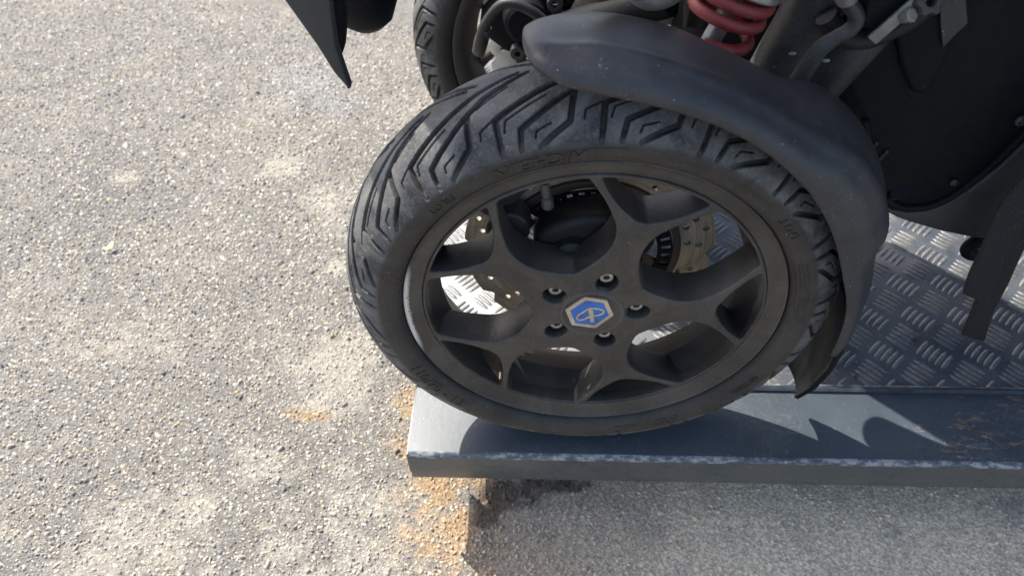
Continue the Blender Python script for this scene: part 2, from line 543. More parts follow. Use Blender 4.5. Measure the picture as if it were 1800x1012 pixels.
def simple(name, col, rough=.5, metal=0.0, bumpy=0.0):
    m, n, l, p = new_mat(name)
    v = objco(n, l); f = noise(n, l, 60, 6, .65, v)
    l.new(mixc(n, l, mr(n, l, f, .35, .68), tuple(x * .75 for x in col), tuple(min(x * 1.25, 1) for x in col)), p.inputs['Base Color'])
    l.new(mr(n, l, f, .3, .7, max(rough - .08, .02), rough + .08), p.inputs['Roughness'])
    p.inputs['Metallic'].default_value = metal
    if bumpy: bump(n, l, p, noise(n, l, 400, 4, .6, v), bumpy, .0006)
    return m

MG = mat_ground(); MS = mat_stone(); MP = mat_deck_paint(); ME = mat_bare_edge()
MTP = mat_tread_plate(); MTB = mat_tread_plate(True); MT = mat_tyre(); MR = mat_rim(); MD = mat_disc(); MW = mat_strap()
M_plastic = worn('grey_plastic', (.030, .031, .034), (.070, .068, .066), .7, .42, 0, 9, (.35, .34, .32), .22, .12, .5, (.28, .27, .25))
M_fairing = worn('fairing_plastic', (.042, .042, .043), (.070, .068, .066), .5, .5, 0, 8, None, .2)
M_black = worn('black_plastic', (.0075, .0085, .011), (.017, .0175, .019), .7, .55, 0, 10, (.07, .07, .07), .25, .15, .12)
M_fork = worn('fork_paint', (.036, .036, .038), (.090, .084, .076), .8, .5, .1, 25, (.35, .36, .35), .3)
M_cast = worn('cast_alloy', (.26, .24, .21), (.44, .40, .35), .8, .5, .5, 30, None, .8)
M_hub = worn('hub_casting', (.009, .009, .010), (.026, .024, .022), .8, .55, .1, 25, None, .5)
M_carrier = worn('disc_carrier_brown', (.050, .038, .031), (.085, .066, .052), .8, .5, .2, 14, None, .3)
M_red = worn('spring_red', (.27, .022, .020), (.28, .10, .085), .6, .5, 0, 40, None, .3)
M_zinc = simple('zinc', (.36, .37, .36), .38, .7, .2)
M_bolt = simple('bolt_steel', (.52, .50, .47), .33, .85, .3)
M_hexdark = simple('bolt_socket_brown', (.05, .035, .022), .8)  # dark brown floor of the hex recess
M_rubber = simple('hose_rubber', (.018, .018, .019), .55, 0, .3)
M_cover = simple('dark_cover', (.050, .046, .042), .5, 0, .2)
M_blue = simple('emblem_blue', (.035, .16, .50), .32)
M_cap = simple('valve_cap_grey', (.075, .072, .068), .5, .3, .2)
M_bronze = simple('emblem_bronze', (.60, .50, .38), .35, .6, .4)
M_rail = simple('rail_paint', (.045, .055, .065), .38, .2, .3)
M_patch = simple('paint_dot', (.40, .50, .50), .6)
M_leaf = simple('leaf_green', (.55, .58, .28), .6)
M_barmetal = simple('bracket_metal', (.26, .25, .23), .45, .5, .4)
M_body = simple('body_paint', (.020, .021, .024), .3)
M_lens = simple('lamp_lens', (.30, .31, .32), .15)
M_screen = simple('windscreen_tint', (.05, .055, .06), .15)

# ------------------------------------------------------------------ ground
GZ = -0.156
def blob(x, y, L, amp=1.0):
    s = 0
    for cx, cy, rx_, ry_ in L: s = np.maximum(s, np.exp(-(((x - cx) / rx_) ** 2 + ((y - cy) / ry_) ** 2)))
    return s
def tint(x, y):
    """surface colour of the yard: grey asphalt, cement-pale patches, rust and oil stains, plus painted glare and shade lift"""
    n1 = fbm(x * 9 + 3, y * 9, 5); n2 = fbm(x * 28, y * 28 + 9, 4); n3 = fbm(x * 3.3 + 8, y * 3.3 + 2, 4)
    pale = blob(x, y, [(-.48, .585, .06, .06), (-.862, .633, .05, .035), (-.57, .672, .05, .04), (-.385, .43, .07, .12), (-.35, .17, .07, .09),
                       (-.43, .01, .07, .05), (-.53, -.05, .09, .06), (-.60, -.12, .12, .06), (-.27, -.05, .13, .13), (-.37, .10, .06, .06), (-.2, .0, .09, .16),
                       (.1, -.15, .35, .12), (.5, -.15, .5, .12), (-.3, -.15, .2, .1), (.0, -.1, .3, .1), (.5, -.03, .6, .08)])
    n4 = fbm(x * 85, y * 85 + 3, 3)
    pale = pale * 1.15 + (n1 - .5) * 2.0 + (n2 - .5) * 1.3 + (n4 - .5) * 1.7 - .50
    pale = np.clip(pale / .75, 0, 1) * .95
    dark = np.clip((n3 - .46) * 3.2 + (n4 - .5) * .8, 0, 1) * (1 - pale)
    orange = blob(x, y, [(-.165, -.035, .060, .05), (-.385, .09, .035, .010), (-.235, .09, .035, .05), (-.155, -.11, .05, .07), (-.185, -.09, .04, .05), (-.215, .03, .02, .07), (-.225, .06, .035, .05)])
    orange = np.clip(orange * (1.0 + (n2 - .5) * 3.6 + (n4 - .5) * 2.0) * 1.25 - .14, 0, 1)
    wet = np.clip((blob(x, y, [(-.085, -.03, .050, .022), (-.114, -.052, .020, .030), (-.03, -.012, .05, .014)]) * (1 + (n2 - .5) * 1.8 + (n4 - .5) * 1.5) - .36) / .2, 0, 1)
    brown = np.clip(blob(x, y, [(-.05, -.10, .12, .07), (.07, -.06, .12, .06)]) * (1 + (n2 - .5) * 1.5) + (n1 - .5) * .4, 0, 1) * .7
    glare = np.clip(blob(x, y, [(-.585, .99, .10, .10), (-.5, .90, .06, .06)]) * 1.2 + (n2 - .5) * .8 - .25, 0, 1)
    c = np.array([.226, .217, .199])[None] * np.ones((len(x), 1)) * (0.82 + .36 * n1 + .25 * (n4 - .5))[:, None]
    def mx(c, k, col): return c * (1 - k[:, None]) + np.array(col)[None] * k[:, None]
    c = mx(c, dark * .38, (.125, .121, .114))
    c = mx(c, pale * .66, (.47, .44, .38))
    front = np.clip((x + .10) / .25, 0, 1) * np.clip((.06 - y) / .05, 0, 1) * np.clip((y + .40 + .25 * (n1 - .5)) / .16, 0, 1) * np.clip((1.5 - x) / .4, 0, 1)
    c = mx(c, front * .95 * (.8 + .8 * (n2 - .2)).clip(0, 1), (.88, .75, .56))  # pale concrete, lightened and warmed further to lift the shade before the ramp
    c = mx(c, glare * .5, (.33, .35, .38))  # glare on the ground painted in as a bluish tint
    c = mx(c, orange * .62, (.46, .30, .14))
    c = mx(c, np.clip(orange * (n2 * 2.4 - .75), 0, 1) * .55, (.26, .14, .07))
    c = mx(c, brown * .6, (.58, .43, .28))
    c = mx(c, np.clip((n2 - .58) * 5, 0, 1) * front * .55, (.36, .34, .31))
    c = mx(c, wet * .80, (.085, .068, .05))
    return c, pale, wet, orange

def set_tint(me, col):
    a = me.color_attributes.new('tint', 'FLOAT_COLOR', 'POINT')
    buf = np.ones((len(me.vertices), 4), np.float32); buf[:, :3] = col
    a.data.foreach_set('color', buf.ravel())

nx, ny = 520, 400
gx = np.concatenate([[-150, -30, -6], np.linspace(-1.75, 1.75, nx - 6), [6, 30, 150]])
gy = np.concatenate([[-150, -30, -6], np.linspace(-.75, 1.95, ny - 6), [6, 30, 150]])
X, Y = np.meshgrid(gx, gy, indexing='ij')
Z = GZ + .004 * (fbm(X.ravel() * 6, Y.ravel() * 6, 3) - .5).reshape(X.shape) + .0022 * (fbm(X.ravel() * 70, Y.ravel() * 70, 3) - .5).reshape(X.shape)
V = np.stack([X, Y, Z], -1).reshape(-1, 3)
me = mesh_np('ground', V, grid_faces(len(gx), len(gy)))
set_tint(me, tint(V[:, 0], V[:, 1])[0] * (.80 + .2 * (np.clip((V[:, 0] + .10) / .25, 0, 1) * np.clip((.06 - V[:, 1]) / .05, 0, 1) * np.clip((V[:, 1] + .40) / .16, 0, 1)))[:, None])
ground = tag(link('ground', me, MG, None, True), kind='structure')

# aggregate: crushed chips bedded in the surface
def chips(step, x0, x1, y0, y1, smin, smax, keep=1.0, lift=0.0):
    ax = np.arange(x0, x1, step); ay = np.arange(y0, y1, step)
    X, Y = np.meshgrid(ax, ay); X = X.ravel(); Y = Y.ravel()
    X = X + rng.uniform(-.5, .5, X.size) * step; Y = Y + rng.uniform(-.5, .5, Y.size) * step
    m = ~((X > .02) & (Y > .10)) & ((X < 0.9) | (Y < .0)) & (rng.random(X.size) < keep)
    # what the frame can see, with room for a step to either side
    m &= (Y < 1.15 + .25 * np.abs(X)) & (X > -.85 - .55 * np.clip(Y + .2, 0, 2) - .8 * (Y < -.33) - .10 * rng.random(X.size))
    return X[m], Y[m], smin + (smax - smin) * rng.random(m.sum()) ** 1.6
xs, ys, ss = [], [], []
for a in ((.0051, -1.35, .95, -.33, .40, .0019, .0045, .95), (.0064, -1.7, .5, .40, 1.45, .0025, .0050, .95), (.034, -1.5, .95, -.33, 1.0, .0045, .0075, .5), (.0100, -1.6, 1.6, -.80, -.33, .0030, .0055, .9)):
    q = chips(*a); xs.append(q[0]); ys.append(q[1]); ss.append(q[2])
xs, ys, ss = map(np.concatenate, (xs, ys, ss))
N = len(xs)
col, pale, wet, orange = tint(xs, ys)
# bury part of the chips where cement covers them
fr = np.clip((xs + .10) / .22, 0, 1) * np.clip((.06 - ys) / .05, 0, 1) * np.clip((ys + .40) / .16, 0, 1)
k = rng.random(N) > np.maximum(pale * .40, fr * .80)
xs, ys, ss, col, pale, wet, orange = [q[k] for q in (xs, ys, ss, col, pale, wet, orange)]
N = len(xs)
pal = np.array([(.60, .55, .47), (.46, .425, .365), (.24, .235, .23), (.74, .72, .68), (.47, .37, .25), (.14, .142, .15), (.34, .33, .32), (.29, .28, .27), (.38, .36, .32)])
pick = rng.choice(len(pal), N, p=[.14, .20, .17, .05, .09, .07, .12, .10, .06])
sc = pal[pick] * rng.uniform(.63, 1.06, (N, 1))
cover = np.clip(.16 + .50 * pale + .70 * np.clip((xs + .10) / .25, 0, 1) * np.clip((.06 - ys) / .05, 0, 1) * np.clip((ys + .40) / .16, 0, 1), 0, .82)[:, None]
sc = sc * (1 - cover) + col * 1.05 * cover
sc = sc * (1 - (orange * .45)[:, None]) + np.array([.48, .30, .14]) * (orange * .45)[:, None]
sc = sc * (1 - .70 * wet[:, None])
K = 6
ang = (np.arange(K) / K * 2 * PI)[None, :] + rng.uniform(-.32, .32, (N, K)) + rng.random((N, 1)) * 6.3
rad = ss[:, None] * rng.uniform(.55, 1.25, (N, K))
el = rng.uniform(.42, .95, N)[:, None]; yaw = rng.random(N)[:, None] * PI
def ring(f, z):
    a = np.cos(ang) * rad * f; b = np.sin(ang) * rad * f * el
    x = a * np.cos(yaw) - b * np.sin(yaw); y = a * np.sin(yaw) + b * np.cos(yaw)
    return x, y, z
h = ss * rng.uniform(.35, .90, N)
tx = rng.normal(0, .30, N)[:, None]; ty = rng.normal(0, .30, N)[:, None]
x1, y1, z1 = ring(1.0, -.4 * h[:, None] + np.zeros((N, K)))
x2, y2, z2 = ring(.60, h[:, None] * rng.uniform(.75, 1.0, (N, K)))
x2 = x2 + rng.normal(0, .12, N)[:, None] * ss[:, None]; y2 = y2 + rng.normal(0, .12, N)[:, None] * ss[:, None]
z2 = z2 + x2 * tx + y2 * ty
base = GZ + .004 * (fbm(xs * 6, ys * 6, 3) - .5) - .0006
P1 = np.stack([x1 + xs[:, None], y1 + ys[:, None], z1 + base[:, None]], -1)
P2 = np.stack([x2 + xs[:, None], y2 + ys[:, None], z2 + base[:, None]], -1)
Vv = np.concatenate([P1, P2], 1).reshape(-1, 3)
F = []
for i in range(K):
    j = (i + 1) % K; F += [(i, j, K + j), (i, K + j, K + i)]
for i in range(1, K - 1): F.append((K, K + i, K + i + 1))
F = np.array(F)
Fa = (F[None] + (np.arange(N) * 2 * K)[:, None, None]).reshape(-1, 3)
me = mesh_np('gravel', Vv, Fa)
set_tint(me, np.repeat(sc, 2 * K, 0))
tag(link('gravel', me, MS), 'crushed pale and dark stone chips bedded in the yard surface around the ramp', 'gravel', kind='stuff')

# small pale leaf fragment lying on the asphalt
leaf_pts = [(0, 0), (.006, .004), (.011, .002), (.013, .009), (.012, .017), (.008, .019), (.006, .012), (.001, .008), (-.004, .009), (-.002, .003)]
me = curve_me('leaf', [rounded(leaf_pts, .001, 3)], .0006, .0001, 1)
for v in me.vertices: v.co.z += .0035 * math.sin(v.co.y * 150) * .5
leaf = link('leaf', me, M_leaf, None, 'auto', (-.819, .420, GZ + .0075), (R(12), R(-6), R(8)))
tag(leaf, 'tiny pale yellow-green leaf scrap lying on the grey asphalt', 'leaf')

# ------------------------------------------------------------------ loading ramp
ramp_o = tag(empty('loading_ramp', (-.200, -.063, GZ)), 'blue-grey steel trailer ramp with scraped front edge and patterned tread plate under the scooter', 'loading ramp')
def par(o):
    o.parent = ramp_o; o.matrix_parent_inverse = ramp_o.matrix_world.inverted() if False else Matrix.Translation((.200, .063, -GZ)); return o
X0, X1, YF, YS, YB = -.2003, 1.35, -.0628, .0345, .92
# front channel: folded top sheet and lip, swept profile with a rounded nose
prof = [(YS, 0.0), (.0, 0.0), (YF + .010, 0.0)]
strip_prof = prof
V = []; yy = [p[0] for p in prof]
nX = 60
xsn = np.linspace(X0, X1, nX)
def sweep(name, pr, mat, xs_=xsn, wob=0.0):
    P = np.array(pr)
    V = np.array([[(x, p[0], p[1] + wob * (vnoise(np.array([x * 9]), np.array([p[0] * 40]))[0] - .5)) for p in P] for x in xs_]).reshape(-1, 3)
    return par(link(name, mesh_np(name, V, grid_faces(len(xs_), len(P))), mat, None, 'auto'))
sweep('top_strip', [(YS, 0), (.01, 0), (-.02, 0), (YF + .006, 0)], MP)
nose = [(YF + .006 - .006 * math.sin(t), -.006 + .006 * math.cos(t)) for t in np.linspace(0, PI / 2, 7)]
sweep('scraped_edge', nose, ME, np.linspace(X0, X1, 200))
M_lip = worn('lip_paint', (.070, .078, .080), (.115, .112, .100), .8, .30, 0, 20, (.3, .29, .27), .15, .08)
sweep('front_lip', [(YF, -.006), (YF, -.030), (YF, -.051), (YF + .001, -.053), (YF + .004, -.053)], M_lip)
box('end_plate', (X0 - .0022, YF + .0012, -.040), (X0 + .0012, YS - .004, -.0004), MP, None, .0006)
par(bpy.data.objects['end_plate'])
# raised rail between the painted strip and the tread plate
sweep('rail', [(YS - .0005, -.002), (YS, .0035), (YS + .0035, .0055), (YS + .0065, .0050), (YS + .0085, -.001)], M_rail)
sweep('rail_worn_edge', [(YS + .0062, .0058), (YS + .0085, .0056), (YS + .0092, .002)], ME, np.linspace(X0, X1, 200))
box('rail_weld', (.384, YS - .001, .0), (.412, YS + .0078, .0062), M_rail, None, .0015); par(bpy.data.objects['rail_weld'])
# tread plate
PZ = -.0015
box('tread_plate', (X0, YS + .008, PZ - .005), (X1, YB, PZ), MTP, None, .0005); par(bpy.data.objects['tread_plate'])
def bars():
    L, Wd, H = .0325, .0066, .0019
    n = 9
    t = np.linspace(-1, 1, n)
    hw = Wd / 2 * np.sqrt(np.clip(1 - t ** 2, 0, 1)) ** .9
    rows = []
    for i in range(n):
        hz = H * (1 - t[i] ** 2) ** .5
        rows.append([(t[i] * L / 2, -hw[i], 0), (t[i] * L / 2, -hw[i] * .55, hz * .8), (t[i] * L / 2, 0, hz), (t[i] * L / 2, hw[i] * .55, hz * .8), (t[i] * L / 2, hw[i], 0)])
    B = np.array(rows).reshape(-1, 3); Fb = grid_faces(n, 5)
    Vs, Fs = [], []; c = 0
    def add(cx, cy, ang):
        nonlocal c
        for k in range(5):
            off = (k - 2) * .0082
            a = ang; px = cx - math.sin(a) * off; py = cy + math.cos(a) * off
            if py < YS + .012 or py > YB - .01 or px < X0 + .006 or px > X1 - .01: continue
            s = 1.0
            q = B.copy(); q[:, 0] *= s
            x = q[:, 0] * math.cos(a) - q[:, 1] * math.sin(a) + px; y = q[:, 0] * math.sin(a) + q[:, 1] * math.cos(a) + py
            y = np.maximum(y, YS + .0100)
            Vs.append(np.stack([x, y, q[:, 2] + PZ - .0002], -1)); Fs.append(Fb + c); c += len(B)
    for m in range(-12, 18):
        for k in range(-3, 16):
            add(.401 + .061 * m, .097 + .061 * k, R(45))
            add(.3705 + .061 * m, .0665 + .061 * k, R(-45))
    o = link('raised_bars', mesh_np('raised_bars', np.concatenate(Vs), np.concatenate(Fs)), MTB, None, 'auto')
    tag(o, kind='stuff'); par(o)
bars()
# supports under the deck
for (a, b) in (((X0 + .03, .10, -.062), (X1, .15, -.008)), ((X0 + .03, .72, -.062), (X1, .77, -.008))):
    par(box('beam', a, b, MP, None, .003))
for x in (.25, 1.15):
    for y in (.125, .745):
        par(box('support_leg', (x - .02, y - .02, GZ + .004), (x + .02, y + .02, -.0625), M_rail, None, .002))
        par(box('foot_plate', (x - .045, y - .045, GZ - .004), (x + .045, y + .045, GZ + .006), M_rail, None, .002))
# rivet hole marks
for x, y in ((.352, .0605), (.445, .122)):
    me = lathe_z('deck_screw', [(0, .0), (.0008, .0022), (.0002, .003), (-.001, .0031)], 16)
    par(link('deck_screw', me, M_rubber, None, True, (x, y, PZ + .0008)))

# ------------------------------------------------------------------ scooter
scooter = tag(empty('three_wheeled_scooter', (0, .2325, 0)), 'black three-wheeled scooter with twin front wheels standing on the loading ramp', 'scooter')
OFF = Matrix.Translation((0, -.2325, 0))
def sc_part(o):
    o.parent = scooter; o.matrix_parent_inverse = OFF; return o

# ---- tyre
RC, R0 = .0572, .237
NP_, PER, NS = 128, 17, 150
def tyre_mesh():
    pitch = 360 / PER
    mains = [([(0, 66), (-.6, 38), (-9.5, 24), (-19, 9), (-27, 0)], 4.4), ([(-4.2, 66), (-5, 50.5), (-11.5, 37), (-20, 17), (-29, 2)], 4.2), ([(-8.4, 66), (-15, 50.5), (-16.2, 28)], 4.4)]
    sipes = [([(-1.8, 49), (-2.4, 41), (-11, 28)], 1.25), ([(-7.7, 59), (-8.1, 54), (-11.2, 50)], 1.25), ([(3.4, 49), (3.1, 43), (-1.6, 34.5)], 1.2), ([(-13.0, 33), (-15.0, 30), (-15.2, 27)], .9), ([(-18.5, 24), (-25, 13)], 1.1)]
    th = np.arange(NP_) / NP_ * pitch
    s = np.linspace(-68.9, 68.9, NS)
    TH, S = np.meshgrid(th, s, indexing='ij')
    D = np.zeros_like(TH); GR = np.zeros_like(TH)
    kx = 3.75
    for side in (1, -1):
        for lst, dep in ((mains, 5.0), (sipes, 2.2)):
            for pl, w in lst:
                for sh in range(-2, 4):
                    ph = sh * pitch + 112.9 % pitch + (0 if side > 0 else pitch / 2)
                    for (a, b) in zip(pl[:-1], pl[1:]):
                        ax, ay = (a[0] + ph) * kx, a[1] * side; bx, by = (b[0] + ph) * kx, b[1] * side
                        px, py = TH * kx - ax, S - ay; dx, dy = bx - ax, by - ay
                        t = np.clip((px * dx + py * dy) / (dx * dx + dy * dy), 0, 1)
                        d = np.hypot(px - t * dx, py - t * dy)
                        # grooves run shallow toward the shoulder and toward the crown tip
                        sy = np.abs(ay + t * dy); fade = np.clip((67.5 - sy) / 9, .25, 1) if dep > 3 else 1.0
                        ww = w * (.72 + .28 * np.clip((sy - 2) / 14, 0, 1)) if dep > 3 else w
                        e = np.clip((ww / 2 - d) / (.8 if dep > 3 else .5) + .5, 0, 1)
                        q = dep * fade * e * e * (3 - 2 * e)
                        D = np.maximum(D, q); GR = np.maximum(GR, e)
    D = np.tile(D, (PER, 1)) / 1000; GR = np.tile(GR, (PER, 1))
    n = NP_ * PER
    a = s / 1000 / RC
    ny_, nr_ = -np.sin(a), np.cos(a)
    y = RC * ny_[None, :] - D * ny_[None, :]; r = R0 - RC + RC * nr_[None, :] - D * nr_[None, :]
    # contact patch flattens a little later through object placement; sidewalls
    side_r = np.array([.1995, .1965, .1935, .1905, .187, .1835, .1812, .1800, .1793, .1788, .175]); side_y = np.array([.0539, .0543, .0544, .0541, .0530, .0512, .0492, .0475, .0450, .0410, .0400])
    k = len(side_r)
    # s from -69 (far, y>0) to +69 (near, y<0)
    yl = np.broadcast_to(side_y[::-1], (n, k)); rl = np.broadcast_to(side_r[::-1], (n, k))
    yr = np.broadcast_to(-side_y, (n, k)); rr = np.broadcast_to(side_r, (n, k))
    Yf = np.concatenate([yl, y, yr], 1); Rf = np.concatenate([rl, r, rr], 1)
    G = np.concatenate([np.zeros((n, k)), GR, np.zeros((n, k))], 1)
    t = np.arange(n) / n * 2 * PI
    V = np.stack([np.cos(t)[:, None] * Rf, Yf, np.sin(t)[:, None] * Rf], -1).reshape(-1, 3)
    me = mesh_np('tyre', V, grid_faces(n, Yf.shape[1], True, False))
    at = me.attributes.new('groove', 'FLOAT', 'POINT'); at.data.foreach_set('value', G.ravel().astype(np.float32))
    return me
SR = np.array([.1770, .1785, .1805, .1835, .187, .1905, .1935, .1965, .1995]); SY = np.array([-.0440, -.0465, -.0490, -.0512, -.0530, -.0541, -.0544, -.0543, -.0539])
def on_side(r): return np.interp(r, SR, SY)

def side_text(txt, th0, ro, size, shear=0.0, bold=0.0, depth=.0007, spacing=1.0, stretch=1.0):
    """embossed letters bent round the sidewall; tops point to the axle, reading anticlockwise"""
    c = bpy.data.curves.new('txt', 'FONT'); c.body = txt; c.size = size; c.shear = shear; c.offset = bold
    c.extrude = .0002; c.space_character = spacing; c.resolution_u = 3
    o = bpy.data.objects.new('txt', c); COL.objects.link(o)
    me = bpy.data.meshes.new_from_object(o.evaluated_get(bpy.context.evaluated_depsgraph_get()))
    bpy.data.objects.remove(o); bpy.data.curves.remove(c)
    bm = bmesh.new(); bm.from_mesh(me)
    bmesh.ops.subdivide_edges(bm, edges=[e for e in bm.edges if e.calc_length() > .003], cuts=2)
    for v in bm.verts:
        x, y, z = v.co; x *= stretch
        th = R(th0) + x / ro; r = ro - y
        yy = on_side(r) - (depth if z > 0 else -.0005)
        v.co = (math.cos(th) * r, yy, math.sin(th) * r)
    bm.to_mesh(me); bm.free()
    return me

def arc_bar(th0, th1, r0, r1, depth=.0006):
    n = max(3, int(abs(th1 - th0) / 1.0) + 2)
    V = []
    for t in np.linspace(R(th0), R(th1), n):
        for r, dy in ((r0, .0004), (r0, -depth), (r1, -depth), (r1, .0004)):
            V.append((math.cos(t) * r, on_side(r) + dy, math.sin(t) * r))
    return mesh_np('moulded_line', np.array(V), grid_faces(n, 4))

# ---- wheel castings
def rim_outline():
    holes = []
    for k in range(5):
        ax = R(73 - 72 * k)
        # window inside a forked spoke
        loc = [(.157, 17.8), (.1575, 9), (.158, 0), (.1575, -9), (.157, -17.8), (.139, -14.2), (.126, -9.0), (.1170, -2.4), (.1170, 2.4), (.126, 9.0), (.139, 14.2)]
        pts = [(r * math.cos(R(a)), r * math.sin(R(a))) for r, a in loc]
        pts = rounded(pts, [.004, 0, 0, 0, .004, .010, .008, .003, .003, .008, .010], 6)
        holes.append([(p[0] * math.cos(ax) - p[1] * math.sin(ax), p[0] * math.sin(ax) + p[1] * math.cos(ax)) for p in pts])
        # window between two spokes
        bx = ax - R(36)
        loc = [(.157, 14.4), (.157, 7), (.157, 0), (.157, -7), (.157, -14.4), (.133, -20.4), (.106, -27.2), (.082, -26.5), (.062, -13), (.0555, 0), (.062, 13), (.082, 26.5), (.106, 27.2), (.133, 20.4)]
        pts = [(r * math.cos(R(a)), r * math.sin(R(a))) for r, a in loc]
        pts = rounded(pts, [.005, 0, 0, 0, .005, .012, .016, .016, .012, .004, .012, .016, .016, .012], 6)
        holes.append([(p[0] * math.cos(bx) - p[1] * math.sin(bx), p[0] * math.sin(bx) + p[1] * math.cos(bx)) for p in pts])
    # bolt pockets
    for k in range(5):
        a = R(75 - 72 * k); r = .0425
        holes.append(circ(r * math.cos(a), r * math.sin(a), .0098, 24, 1.18, a))
    outer = circ(0, 0, .1605, 180)
    return [outer] + holes
face_me = curve_me('spoked_face', rim_outline(), .036, .0026, 3, .006)
face_me.transform(XZ)
for v in face_me.vertices:
    r = math.hypot(v.co.x, v.co.z)
    front = v.co.y < 0
    base = -.0235
    tilt = np.interp(r, [0, .05, .09, .13, .16], [-.0040, -.0040, -.0020, .0005, .0025]) if front else np.interp(r, [0, .06, .16], [0, 0, .004])
    v.co.y += base + tilt
barrel_me = lathe('barrel', [(-.0425, .1735), (-.0438, .1760), (-.0446, .1768), (-.0440, .1776), (-.0400, .1776), (-.0390, .1740), (-.034, .1650), (-.028, .1640), (-.018, .158), (0, .152), (.025, .160), (.040, .168), (.0425, .179), (.0440, .1785), (.0440, .1755),
                  (.0380, .164), (.022, .1555), (.0, .1475), (-.016, .1535), (-.026, .1585), (-.0345, .1597), (-.0375, .1610), (-.0392, .1645), (-.0408, .1695), (-.0425, .1735)], 180)
hub_me = lathe('hub_back', [(-.0275, .0), (-.0275, .052), (-.024, .056), (.010, .046), (.030, .040), (.030, .0)], 64)
boss_me = lathe('centre_boss', [(-.0448, .0), (-.0448, .0245), (-.0452, .0258), (-.0462, .0268), (-.0466, .0282), (-.0462, .0300), (-.0440, .0320), (-.0405, .0335)], 96)

def wave_disc(ro, ri, holes=True):
    pts = []
    n = 10
    for t in np.linspace(0, 2 * PI, 240, endpoint=False):
        ph = (t * n / (2 * PI)) % 1
        # sawtooth-like petal: long gentle side, short notch
        notch = .0085 * max(0, 1 - abs(ph - .5) / .12) ** .8
        pts.append(((ro - notch) * math.cos(t), (ro - notch) * math.sin(t)))
    sp = [pts, circ(0, 0, ri, 120)]
    if holes:
        for k in range(20):
            a = 2 * PI * k / 20 + .05
            for dr, da in ((.008, 0), (.019, .07), (.0265, -.06)):
                if dr > .025 and k % 2: continue
                if dr < .01 and k % 2: da = .1
                sp.append(circ((ri + dr) * math.cos(a + da), (ri + dr) * math.sin(a + da), .0033, 14))
    return sp
disc_me = curve_me('brake_disc', wave_disc(.1265, .0915), .0045, .0003, 1); disc_me.transform(XZ)
carrier_me = curve_me('disc_carrier', [circ(0, 0, .0925, 96), circ(0, 0, .030, 40)] + [circ(.069 * math.cos(a), .069 * math.sin(a), .0160, 24, 2.0, a + 1.57) for a in np.arange(5) * 2 * PI / 5 + .5], .005, .0008, 2); carrier_me.transform(XZ)
def ring_slots(ro, ri, n):
    sp = [circ(0, 0, ro, 120), circ(0, 0, ri, 96)]
    rm = (ro + ri) / 2 + .001; hl = (ro - ri) * .30
    for k in range(n):
        a = 2 * PI * k / n; hw = PI * rm / n * .50
        q = [(-hl, -hw), (hl, -hw), (hl, hw), (-hl, hw)]
        sp.append([((rm + u) * math.cos(a) - v * math.sin(a), (rm + u) * math.sin(a) + v * math.cos(a)) for u, v in q])
    return sp
tone_me = curve_me('sensor_ring', ring_slots(.084, .069, 44), .002, .0, 0); tone_me.transform(XZ)
tyre_me = tyre_mesh()

def hexpts(r, rot=0): return [(r * math.cos(R(60 * k) + rot), r * math.sin(R(60 * k) + rot)) for k in range(6)]
bolt_me = curve_me('bolt', [circ(0, 0, .0066, 28), hexpts(.0033, .3)], .008, .0007, 2); bolt_me.transform(XZ)
sock_me = lathe('bolt_socket', [(-.0012, 0), (-.0012, .0060), (.006, .0060)], 20)

def build_wheel(name, loc, rot, detailed):
    w = sc_part(empty(name, loc, None, rot))
    link('tyre', tyre_me, MT, w, 'auto')
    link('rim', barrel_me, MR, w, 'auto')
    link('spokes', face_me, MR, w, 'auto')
    link('hub', hub_me, M_hub, w, 'auto')
    link('brake_disc', disc_me if detailed else disc_me.copy(), MD if detailed else M_disc2, w, 'auto', (0, .0425, 0), (0, .35, 0))
    link('disc_carrier', carrier_me, M_carrier, w, 'auto', (0, .0385, 0), (0, .2, 0))
    link('sensor_ring', tone_me, M_black, w, 'auto', (0, .0345, 0))
    if detailed:
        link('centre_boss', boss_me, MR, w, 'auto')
        for k in range(5):
            a = R(75 - 72 * k)
            for nm, mm, mt in (('bolt', bolt_me, M_bolt), ('bolt_socket', sock_me, M_hexdark)):
                link(nm, mm, mt, w, 'auto', (.0418 * math.cos(a), -.0330, .0418 * math.sin(a)), (0, k * .7, 0))
    return w
m_, n_, l_, p_ = new_mat('disc_steel_sunlit'); p_.inputs['Metallic'].default_value = .5; p_.inputs['Roughness'].default_value = .4
l_.new(mixc(n_, l_, noise(n_, l_, 30, 4, .6, objco(n_, l_)), (.55, .53, .49), (.72, .70, .66)), p_.inputs['Base Color']); M_disc2 = m_  # far disc colour raised to stand in for sunlight on it

wheel = build_wheel('front_wheel', (0, 0, R0 - .001), (0, 0, 0), True)
tag(wheel, 'near front wheel with forked grey spokes and blue hexagon badge')
far = build_wheel('front_wheel', (.008, .465, R0 - .001), (0, 0, R(180)), False)
tag(far, 'far front wheel seen from its inner side')

